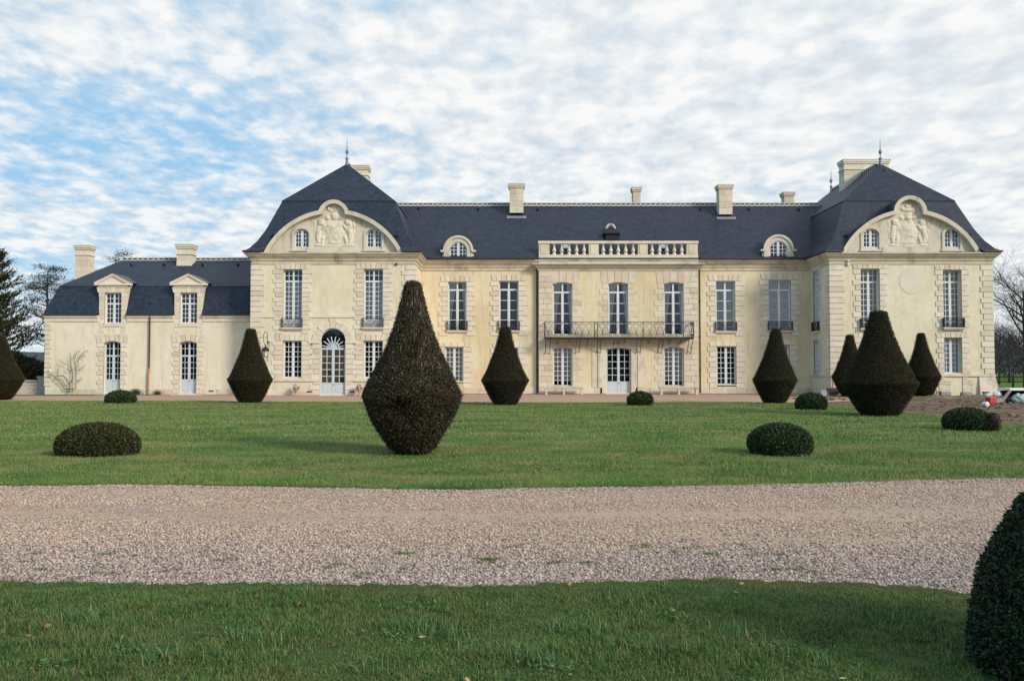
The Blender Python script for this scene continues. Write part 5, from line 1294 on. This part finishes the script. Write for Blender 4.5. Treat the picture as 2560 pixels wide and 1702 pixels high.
def trees():
    tx = lambda x, Y: (x - CX) * Y / FPX
    conifer(tx(-22, 61), 61, 9.9, 3, 'dense dark evergreen tree behind the stone wall, cut by the left edge', 4.4, dens=1.5)
    pine(tx(114, 78), 78, 10.6, 4, 'open grey green pine seen between the dark evergreen and the left wing', 2.9, 36)
    pine(tx(285, 92), 92, 14.6, 8, 'pine top poking above the left wing roof ridge', 1.3, 9)
    pine(tx(224, 96), 96, 13.0, 9, 'tiny pine tip beside the leftmost chimney', 0.8, 5)
    # undergrowth behind the wall
    for i, (x, Y, hw, h, lb) in enumerate(((62, 60.5, 1.9, 2.5, 'dark rounded shrub right behind the stone wall'), (20, 61, 2.0, 3.0, 'tall dark shrub under the evergreen, behind the left yew'), (102, 62, 1.0, 2.1, 'small dark shrub against the corner of the left wing'))):
        o = clipped_plant('shrub', ['conifer', 'yew_core'], tx(x, Y), Y, dome(hw, h, -20), 6000, .20, .06, 50 + i, .22, depth=.4, spread=1.3); tag(o, lb, 'shrub', 'shrubs behind the wall')
    bare_tree(tx(2566, 69), 69, 12.6, 12, 'big dark leafless tree at the right edge, near the fence', 6, 'bark', .21, (-.02, 0), .8)
    bare_tree(tx(2497, 100), 100, 8.0, 13, 'slender leafless tree just beyond the corner of the right pavilion', 5, 'bark_far', .10)
    bare_tree(tx(2522, 108), 108, 9.6, 14, 'mid sized leafless tree between the pavilion corner and the big bare tree', 5, 'bark_far', .14)
    bare_tree(tx(2590, 92), 92, 9.5, 15, 'leafless tree whose left branches enter at the right edge', 5, 'bark_far', .14)
    # the park's trees on the other side of the drive, which the window glass mirrors
    rg = np.random.default_rng(18); n = 16000; x = rg.uniform(-90, 90, n); y = -75 - rg.random(n) * 12; top = 7 + 5 * vnoise(x, y * .2, 9, 13, 3); z = rg.random(n) * top
    A = unit(rg.normal(size=(n, 3)) + np.array([0, 0, .4])); V, F = leaf_quads(np.stack([x, y, z - .03], 1), A, rg.uniform(.9, 2.2, n), rg.uniform(.3, .8, n), rg)
    tag(link('far_wood', np_mesh('far_wood', V, [F], ['conifer'])), None, None, None, 'stuff')
    # far wood
    rg = np.random.default_rng(8); n = 26000; x = rg.uniform(70, 135, n); y = 140 + rg.random(n) * 18; top = 4.5 + 4.5 * vnoise(x, y * .3, 6, 3, 3); z = rg.random(n) ** .8 * top
    A = unit(np.stack([rg.normal(size=n) * .5, rg.normal(size=n) * .3, np.abs(rg.normal(size=n)) + .3], 1)); V, F = leaf_quads(np.stack([x, y, z - .03], 1), A, rg.uniform(.5, 1.6, n), rg.uniform(.05, .16, n), rg)
    tag(link('far_wood', np_mesh('far_wood', V, [F], ['twig_far'])), None, None, None, 'stuff')

# ================================================================== things in the garden and along the walls
def props():
    tx = lambda x, Y: (x - CX) * Y / FPX
    # stone benches
    def bench(X, Y, w, label):
        r = tag(empty('stone_bench', (X, Y, .01)), label, 'bench', 'stone benches by the central doors'); h = .47
        q = MB(); q.box(-w / 2, w / 2, -.21, .21, h - .08, h); q.box(-w / 2 + .03, w / 2 - .03, -.18, .18, h - .11, h - .081); q.build('seat', 'weathered_stone', r)
        for x in (-w / 2 + .16, 0, w / 2 - .16):
            q = MB(); n = 8
            for k in range(n):
                a, b = k / n, (k + 1) / n; f = lambda t: .085 - .035 * math.sin(PI * min(t * 1.15, 1)) ; z = lambda t: (h - .111) * t
                q.add([(x - f(a), -.17, z(a)), (x + f(a), -.17, z(a)), (x + f(b), -.17, z(b)), (x - f(b), -.17, z(b)), (x - f(a), .17, z(a)), (x + f(a), .17, z(a)), (x + f(b), .17, z(b)), (x - f(b), .17, z(b))], [(0, 1, 2, 3), (5, 4, 7, 6), (1, 5, 6, 2), (4, 0, 3, 7)])
            q.build('leg', 'old_stone', r)
        return r
    Yb = 57.0
    bench(tx(1409.5, Yb), Yb, 2.62, 'long stone bench under the left ground floor window of the centre block'); bench(tx(1696, Yb), Yb, 2.60, 'long stone bench under the right ground floor window of the centre block')
    # stone fruit baskets either side of the arched door
    def urn(X, Y, label):
        r = tag(empty('fruit_urn', (X, Y, .004)), label, 'urn', 'stone fruit urns beside the arched door'); q = MB()
        q.lathe(0, 0, [(.15, 0), (.15, .05), (.10, .08), (.06, .14), (.055, .20), (.09, .23), (.075, .25), (.12, .32), (.165, .40), (.185, .43), (.15, .44)], 14); q.build('bowl', 'urn_stone', r, True)
        q = MB(); rg = random.Random(int(X * 7))
        for k in range(46):
            f = k / 46; a = rg.random() * 6.28; z = .44 + .30 * f; rr = .21 * (1 - f ** 1.6) ** .6 * rg.uniform(.75, 1); q.sphere((rr * math.cos(a), rr * math.sin(a), z), rg.uniform(.038, .058), 7, 5)
        q.sphere((0, 0, .54), .15, 8, 6); q.build('fruit', 'fruit', r, True); return r
    urn(tx(740.6, 53.9), 53.9, 'weathered stone fruit urn on the ground left of the arched door'); urn(tx(898.6, 53.9), 53.9, 'weathered stone fruit urn partly hidden behind the big ragged yew')
    # wall lantern on a scroll bracket
    Yl = 53.85; X, zt = W(664, 836, Yl); zb = W(664, 893, Yl)[1]; r = tag(empty('wall_lantern', (X, Yl, zb)), 'black iron wall lantern on a tall scroll bracket at the left pavilion corner', 'lantern')
    H = zt - zb; q = MB(); lh = .66
    ring = [(.0, 0, lh + .10)] + [(-.13 * math.cos(t) + .0, 0, lh + .52 + .42 * math.sin(t)) for t in [(-.45 + 1.35 * k / 14) * PI for k in range(15)]] + [(.12, 0, lh + .25), (.13, 0, lh - .3), (.11, 0, -.26)]
    q.tube(ring, .02, 6); q.tube([(.02 + .05 * math.cos(t), 0, lh + .55 + .09 * math.sin(t)) for t in [k * .6 for k in range(11)]], .013, 5); q.tube([(.12, 0, lh + .28), (.12, .55, lh + .28)], .022, 6); q.tube([(.12, .0, -.05), (.12, .5, lh + .2)], .012, 5); q.sphere((.14, .02, lh + .28), .07, 8, 6)
    q.build('bracket', 'iron', r)
    q = MB(); q.lathe(0, 0, [(.26, lh - .26), (.24, lh - .20), (.19, lh - .12), (.10, lh - .05), (.06, lh - .03), (.06, lh + .02), (.02, lh + .05), (.015, lh + .11)], 12); q.build('cap', 'iron', r, True)
    q = MB(); q.lathe(0, 0, [(.11, .02), (.20, lh - .26)], 4); q.build('glass', 'lamp_glass', r)
    q = MB(); q.lathe(0, 0, [(.13, 0), (.13, .03)], 4)
    for k in range(4): a = PI / 2 * k; q.tube([(.118 * math.cos(a), .118 * math.sin(a), .02), (.21 * math.cos(a), .21 * math.sin(a), lh - .25)], .014, 4)
    q.build('frame', 'iron', r)
    # trained leafless shrub on the left wing
    Ye = 55.72; r = tag(empty('trained_shrub', (*G(172, 979)[:0], W(172, 979, Ye)[0], Ye, .02)), 'leafless trained shrub spreading its bare branches against the left wing wall', 'shrub'); q = MB(); X0 = r.location.x
    def pl(*P): return [Vector((W(a / 4.127, b / 4.127 + 640, Ye)[0] - X0, random.uniform(-.06, .10), max(W(a / 4.127, b / 4.127 + 640, Ye)[1], 0) - .02)) for a, b in P]
    mains = [pl((712, 1412), (714, 1370), (716, 1325)), pl((712, 1372), (650, 1368), (625, 1320), (592, 1268), (545, 1238), (495, 1222)), pl((712, 1322), (692, 1300), (688, 1265), (655, 1235), (600, 1238), (560, 1250)), pl((716, 1322), (746, 1275), (738, 1190), (716, 1110), (720, 1000)),
             pl((712, 1370), (782, 1366), (788, 1250), (780, 1180), (768, 1090), (764, 1015)), pl((782, 1180), (800, 1115), (812, 1040), (858, 992), (908, 975)), pl((810, 1060), (850, 1035), (890, 1040)), pl((790, 1190), (830, 1165), (875, 1135)), pl((790, 1290), (825, 1278), (850, 1268)), pl((690, 1130), (660, 1110), (630, 1095)), pl((600, 1238), (590, 1190), (610, 1155)), pl((545, 1238), (500, 1200), (480, 1180)), pl((764, 1060), (790, 1010), (805, 985)), pl((740, 1180), (705, 1185), (680, 1160))]
    rg = random.Random(3)
    for k, P in enumerate(mains):
        r0 = .05 if k == 0 else (.034 if k < 5 else .018); q.tube(P, [r0 * (1 - .6 * i / len(P)) for i in range(len(P))], 5, False)
        for i in range(1, len(P)):
            for _ in range(3):
                p = P[i - 1].lerp(P[i], rg.random()); d = Vector((rg.gauss(0, .7), rg.gauss(0, .25), rg.gauss(.35, .5))).normalized(); q.tube([p, p + d * .14, p + d * .14 + Vector((d.x * .1, 0, .10))], [.010, .007, .004], 3, False)
    q.build('branches', 'bark_pale', r)
    # small weeds at the foot of the wing
    for x, sd, lb in ((342, 61, 'small upright weed at the foot of the wing wall, left of the copper pipe'), (395, 62, 'smallest weed at the wing wall, right of the copper pipe')):
        ng = np.random.default_rng(sd); n = 150 if sd == 61 else 90; P = ng.normal(size=(n, 3)) * np.array([.13, .06, 0]) + np.array([0, 0, 0]); A = unit(np.stack([ng.normal(0, .5, n), ng.normal(0, .3, n), np.ones(n)], 1))
        V, F = leaf_quads(P, A, ng.uniform(.2, .55, n) * (1 if sd == 61 else .8), np.full(n, .03), ng); tag(link('weed', np_mesh('weed', V, [F], ['pine_far']), None, (tx(x, 55.75), 55.75, .0)), lb, 'weed', 'weeds by the wall')
    # dry stone wall at the far left
    r = tag(empty('stone_wall', (W(84, 960, 57.4)[0], 57.4, -.02)), 'low grey rubble stone wall with coping, left of the chateau', 'wall'); X0 = r.location.x; q = MB(); xa, xb = -46 - X0, W(98, 960, 57.4)[0] - X0; rg = random.Random(9); z = 0
    while z < .84:
        h = rg.uniform(.09, .13); x = xa
        while x < xb - .05: w = rg.uniform(.16, .42); q.obox((x + w / 2, .0 + rg.gauss(0, .012), z + h / 2), (w / 2 - .008, 0, rg.gauss(0, .004)), (0, .2, 0), (0, 0, h / 2 - .007)); x += w
        z += h
    q.build('rubble', 'weathered_stone', r); q = MB(); q.box(xa, xb - .02, -.15, .2, .0, .84); q.build('core', 'mortar_wall', r)
    q = MB(); q.box(xa, xb, -.27, .3, .86, .97); q.build('coping', 'concrete', r); q = MB(); q.box(xb + .01, xb + .72, -.26, .3, 0, 1.12); q.box(xb - .03, xb + .76, -.30, .34, 1.121, 1.22); q.build('pier', 'concrete', r)
    # post and rail fence in the field
    Yf = 79; r = tag(empty('field_fence', (52, Yf, -.03)), 'dark wooden post and rail fence across the field at right', 'fence'); q = MB()
    for z in (.98, .56): q.obox((0, 0, z), (14, 0, 0), (0, .025, 0), (0, 0, .06)); 
    q.build('rail', 'fence_wood', r)
    for k in range(11):
        q = MB(); x = tx(2533, Yf) - 52 + (k - 3) * 2.75; q.box(x - .07, x + .07, .03, .17, 0, 1.12); q.build('post', 'fence_wood', r)
    # ---- builders' leftovers by the right pavilion
    def thing(name, lb, cat, X, Y, z=.012, rz=0, group=None): return tag(empty(name, (X, Y, z), rz), lb, cat, group)
    def solo(mb, name, mat, lb, cat, X, Y, z=.012, rz=0, smooth=False):
        o = mb.build(name, mat, None, smooth); o.location = (X, Y, z); o.rotation_euler.z = rz; return tag(o, lb, cat)
    q = MB(); q.box(-.30, .30, -.16, .16, 0, .25); q.box(-.28, .28, -.14, .14, .25, .262); solo(q, 'stone_block', 'concrete', 'squared grey stone block lying against the right pavilion plinth', 'block', tx(2361, 53.5), 53.5)
    q = MB(); P = [(-.36, 0), (.40, 0), (.37, .07), (.18, .24), (-.30, .25), (-.34, .16)]; q.prism(FR('front', 0), P, -.18, .16); solo(q, 'stone_block', 'concrete', 'broken grey stone with one sloping end, below the pavilion window', 'block', tx(2416, 53.4), 53.4)
    r = thing('bucket', 'pale plastic bucket with a dark rim at the foot of the pavilion', 'bucket', tx(2462.5, 51), 51); q = MB(); q.lathe(0, 0, [(.155, 0), (.165, .05), (.19, .27), (.17, .27), (.15, .06), (.01, .05)], 16); q.build('body', 'bucket_blue', r, True); q = MB(); q.lathe(0, 0, [(.198, .262), (.208, .28), (.205, .325), (.185, .325), (.18, .262)], 16); q.build('rim', 'iron_grey', r, True); q = MB(); q.tube([(.2 * math.cos(t), -.02, .28 - .16 * math.sin(t)) for t in [PI * k / 8 for k in range(9)]], .006, 4); q.build('handle', 'iron_grey', r)
    for x, Y, s, sd, lb in ((2489, 51.8, .22, 1, 'crumpled white sack beside the pavilion corner'), (2501, 52.6, .30, 2, 'larger white sack behind the crumpled one'), (2545, 41.9, .34, 3, 'pale green sack under the white topped trestle')):
        rg2 = np.random.default_rng(sd); q = MB(); q.sphere((0, 0, s * .62), s, 14, 9, (1.0, .7, .72)); q.v = [tuple(np.array(v) * (1 + .13 * math.sin(v[0] * 23 + sd) * math.sin(v[2] * 19 + v[1] * 17))) for v in q.v]; q.v = [(a, b, max(c, 0)) for a, b, c in q.v]; solo(q, 'sack', 'sack' if sd == 3 else 'white_plastic', lb, 'sack', tx(x, Y), Y, .03)
    r = thing('crate', 'bright red crate with a grey lid on the bare earth', 'crate', tx(2477, 42), 42.05, .03, .15); q = MB()
    q.box(-.17, .17, -.18, -.15, .0, .25); q.box(-.17, .17, .15, .18, 0, .25); q.box(-.17, -.14, -.149, .149, 0, .25); q.box(.14, .17, -.149, .149, 0, .25); q.box(-.14, .14, -.149, .149, .0, .02); q.box(-.19, .19, -.2, .2, .21, .235); q.box(-.05, .05, -.19, -.18, .05, .12); q.build('body', 'red_plastic', r); q = MB(); q.box(-.16, .16, -.17, .17, .251, .275); q.build('lid', 'concrete', r)
    q = MB(); q.box(-.20, .20, -.14, .14, 0, .2); q.box(-.19, .19, -.13, .13, .2, .215); solo(q, 'stone_block', 'concrete', 'small grey block tucked between the red crate and the trestle', 'block', tx(2491, 42.2), 42.15, .03, .1)
    Y = 42.4; r = thing('trestle', 'white topped trestle table with slanted plank legs and a dark panel for the shade beneath', 'table', tx(2513, Y), Y, .03); q = MB(); q.box(0, 3.0, -.35, .75, .60, .70); q.build('top', 'board_edge', r)
    for x0, x1 in ((-.42, .05), (.42, .95), (1.9, 2.3)): q = MB(); q.obox(((x0 + x1) / 2, -.28, .30), ((x1 - x0) / 2, 0, .295), (0, .045, 0), (-.035, 0, .05)); q.build('leg', 'plank_wood', r)
    q = MB(); q.obox((1.3, .15, .30), (1.35, 0, 0), (0, .28, .27), (0, -.015, .015)); q.build('board_or_shade_panel', 'louvre_or_shade_dark', r)  # dark panel painting the shade under the table top
    q = MB(); q.lathe(0, 0, [(.02, -.12), (.11, -.12), (.118, -.10), (.118, .10), (.11, .12), (.06, .125), (.05, .12), (.02, .11)], 16); q.v = [(a, c, b + .118) for a, b, c in q.v]; solo(q, 'canister', 'white_plastic', 'white canister lying on its side in the churned earth', 'canister', tx(2461, 37.8), 37.8, .012, .3, True)
    q = MB(); q.obox((0, 0, .17), (.22, 0, .16), (0, .07, 0), (-.012, 0, .018)); solo(q, 'plank', 'plank_wood', 'short plank propped beside the narrow yew', 'plank', tx(2341, 53.3), 53.3)
    q = MB(); q.obox((0, 0, 0), (.42, 0, .02), (0, .30, .12), (0, -.006, .015)); o = solo(q, 'rusty_sheet', 'rust', 'rust brown metal sheet leaning at the pavilion corner', 'sheet', tx(2086, 53.8), 53.9, .36); q = MB(); q.box(-.35, .3, -.1, .3, -.34, -.05); q.build('support', 'concrete', o)
    q = MB(); q.obox((0, 0, .19), (.15, 0, 0), (0, .10, .18), (0, -.03, .02)); solo(q, 'stone_slab', 'concrete', 'grey slab leaning beside the flank wall of the right pavilion', 'slab', tx(2059, 52.4), 52.4)
    # heap of dug earth
    rg = np.random.default_rng(3); n, m = 70, 36; u = np.linspace(-3.4, 3.4, n); v = np.linspace(-2.2, 2.2, m); uu, vv = np.meshgrid(u, v); hgt = .28 * np.exp(-((uu / 2.3) ** 4 + (vv / 1.2) ** 2)) * (.55 + .9 * vnoise(uu + 9, vv + 9, .55, 2, 4)) + .16 * (vnoise(uu, vv, .22, 6, 3) - .5) * np.exp(-((uu / 2.9) ** 4 + (vv / 1.7) ** 4)) - .03
    V = np.stack([uu.ravel(), vv.ravel(), hgt.ravel()], 1); i = np.arange(n * m).reshape(m, n); F = np.stack([i[:-1, :-1], i[:-1, 1:], i[1:, 1:], i[1:, :-1]], -1).reshape(-1, 4)
    tag(link('earth_mound', np_mesh('earth_mound', V, [F], ['bare_earth']), None, (tx(2392, 47.3), 47.3, 0)), 'low heap of dug brown earth in front of the right pavilion', 'mound')

# ================================================================== sky, sun, camera
def sky_and_camera():
    SUN_AZ, SUN_EL = R(130), R(25)
    w = bpy.data.worlds.new('World'); scene.world = w; w.use_nodes = True; t = w.node_tree; N = t.nodes; Lk = t.links.new; N.clear()
    out = N.new('ShaderNodeOutputWorld'); bg = N.new('ShaderNodeBackground'); bg.inputs[1].default_value = .10; Lk(bg.outputs[0], out.inputs[0])
    sky = N.new('ShaderNodeTexSky'); sky.sky_type = 'NISHITA'; sky.sun_disc = False; sky.sun_elevation = SUN_EL; sky.sun_rotation = SUN_AZ; sky.air_density = 1.0; sky.dust_density = .6; sky.ozone_density = 2.5
    def mth(op, a, b=None, clamp=False):
        m = N.new('ShaderNodeMath'); m.operation = op; m.use_clamp = clamp
        for i, v in enumerate((a, b)):
            if v is None: continue
            if hasattr(v, 'is_output'): Lk(v, m.inputs[i])
            else: m.inputs[i].default_value = v
        return m.outputs[0]
    tc = N.new('ShaderNodeTexCoord'); sp = N.new('ShaderNodeSeparateXYZ'); Lk(tc.outputs['Generated'], sp.inputs[0]); X, Y, Z = sp.outputs
    zc = mth('ADD', mth('MAXIMUM', Z, 0.0), .13)
    cb = N.new('ShaderNodeCombineXYZ'); Lk(mth('DIVIDE', X, zc), cb.inputs[0]); Lk(mth('DIVIDE', Y, zc), cb.inputs[1])
    def noise(vec, scale, detail, rough, rot=0, sc=(1, 1, 1), off=(0, 0, 0), dist=0):
        mp = N.new('ShaderNodeMapping'); mp.inputs['Rotation'].default_value = (0, 0, rot); mp.inputs['Scale'].default_value = sc; mp.inputs['Location'].default_value = off; Lk(vec, mp.inputs[0])
        n = N.new('ShaderNodeTexNoise'); n.inputs['Scale'].default_value = scale; n.inputs['Detail'].default_value = detail; n.inputs['Roughness'].default_value = rough; n.inputs['Distortion'].default_value = dist; Lk(mp.outputs[0], n.inputs['Vector']); return n.outputs['Fac']
    def ramp(f, stops):
        r = N.new('ShaderNodeValToRGB'); e = r.color_ramp.elements
        while len(e) < len(stops): e.new(.5)
        for k, (p, c) in enumerate(stops): e[k].position = p; e[k].color = (*c, 1) if hasattr(c, '__len__') else (c, c, c, 1)
        Lk(f, r.inputs[0]); return r.outputs[0]
    def mix(f, a, b):
        m = N.new('ShaderNodeMix'); m.data_type = 'RGBA'
        for s, v in ((m.inputs[0], f), (m.inputs[6], a), (m.inputs[7], b)):
            if hasattr(v, 'is_output'): Lk(v, s)
            elif hasattr(v, '__len__'): s.default_value = (*v, 1)
            else: s.default_value = v
        return m.outputs[2]
    P = cb.outputs[0]
    puffs = noise(P, 10.5, 4, .46, R(6), (1.2, .95, 1), (3, 1, 0), .12)       # altocumulus cells
    fine = noise(P, 24, 4, .55, R(6), (1.2, .95, 1), (1, 5, 0), .1)
    puffs2 = noise(P, 4.6, 3, .45, R(8), (1.2, .95, 1), (6, 2, 0), .15)
    broad = noise(P, .75, 3, .5, R(-15), (1, 1, 1), (7.3, 2.1, 0))
    az = mth('DIVIDE', X, mth('MAXIMUM', Y, .15))                            # the deck opens towards the left of the house
    def bell(v, c, wd): d = mth('DIVIDE', mth('SUBTRACT', v, c), wd); return mth('POWER', 2.718, mth('MULTIPLY', mth('MULTIPLY', d, d), -1))
    gap = mth('MULTIPLY', bell(az, -.46, .26), bell(Z, .225, .075)); low = mth('MULTIPLY', bell(Z, .075, .055), mth('MULTIPLY', mth('SUBTRACT', .35, az), 1.2, True))
    cov = mth('ADD', mth('ADD', mth('MULTIPLY', puffs, .36), mth('MULTIPLY', puffs2, .27)), mth('ADD', mth('MULTIPLY', fine, .17), mth('MULTIPLY', broad, .40)))
    cov = mth('SUBTRACT', cov, mth('ADD', mth('MULTIPLY', gap, .13), mth('MULTIPLY', low, .10)))
    cov = mth('ADD', cov, mth('MULTIPLY', az, .13))
    mask = ramp(cov, [(.33, .10), (.43, .55), (.50, .87), (.60, 1)])
    tone = ramp(mth('ADD', mth('MULTIPLY', puffs, .45), mth('ADD', mth('MULTIPLY', puffs2, .4), mth('MULTIPLY', fine, .15))), [(.38, (6.5, 7.15, 7.7)), (.48, (7.6, 8.05, 8.4)), (.58, (9.1, 9.15, 9.1))])
    blue = mix(.88, sky.outputs[0], (2.9, 5.8, 8.6))
    hz = mth('MULTIPLY', bell(Z, 0, .10), .75); blue = mix(hz, blue, (5.6, 7.4, 8.4))
    Lk(mix(mask, blue, tone), bg.inputs[0])
    sl = bpy.data.lights.new('sun', 'SUN'); sl.energy = 3.0; sl.angle = R(14); sl.color = (1, .90, .76); so = bpy.data.objects.new('sun', sl); COL.objects.link(so)
    s = Vector((math.sin(SUN_AZ) * math.cos(SUN_EL), math.cos(SUN_AZ) * math.cos(SUN_EL), math.sin(SUN_EL))); so.rotation_euler = s.to_track_quat('Z', 'Y').to_euler(); so.location = (30, -20, 40)
    cam = bpy.data.cameras.new('camera'); co = bpy.data.objects.new('camera', cam); COL.objects.link(co); co.location = (0, 0, EYE); co.rotation_euler = (PI / 2 + PITCH, 0, 0)
    cam.sensor_width = 36; cam.sensor_fit = 'HORIZONTAL'; cam.lens = 36 * FPX / 2560; cam.clip_start = .1; cam.clip_end = 3000; scene.camera = co
    scene.view_settings.view_transform = 'Standard'; scene.view_settings.look = 'None'; scene.view_settings.exposure = .06; scene.view_settings.gamma = 1
    scene.cycles.max_bounces = 6; scene.cycles.diffuse_bounces = 3; scene.cycles.glossy_bounces = 3; scene.cycles.transparent_max_bounces = 8; scene.cycles.use_denoising = True; scene.cycles.caustics_reflective = False

def leaf_extra():
    for nm, stops in (('grass_tall', [(0, (.04, .115, .035)), (.6, (.085, .19, .065)), (.9, (.14, .23, .10)), (1, (.30, .28, .13))]), ('weed_leaf', [(0, (.045, .12, .045)), (.6, (.075, .18, .065)), (1, (.12, .23, .10))]), ('twig_pale', [(0, (.10, .075, .055)), (.6, (.22, .18, .14)), (1, (.42, .37, .31))]), ('box_brown', [(0, (.012, .022, .008)), (.45, (.030, .046, .016)), (.75, (.055, .065, .022)), (.9, (.095, .062, .022)), (1, (.15, .105, .04))]), ('leaf_litter', [(0, (.20, .12, .05)), (.7, (.36, .24, .12)), (1, (.50, .42, .30))])):
        m = Mat(nm, .65, .2); m.color(m.ramp(m.island(), stops)); MT[nm] = m.m
    MT['bark_far'] = MT['bark']

make_materials(); more_materials(); leaf_extra()
build_house(); ground(); garden(); trees(); props(); sky_and_camera()
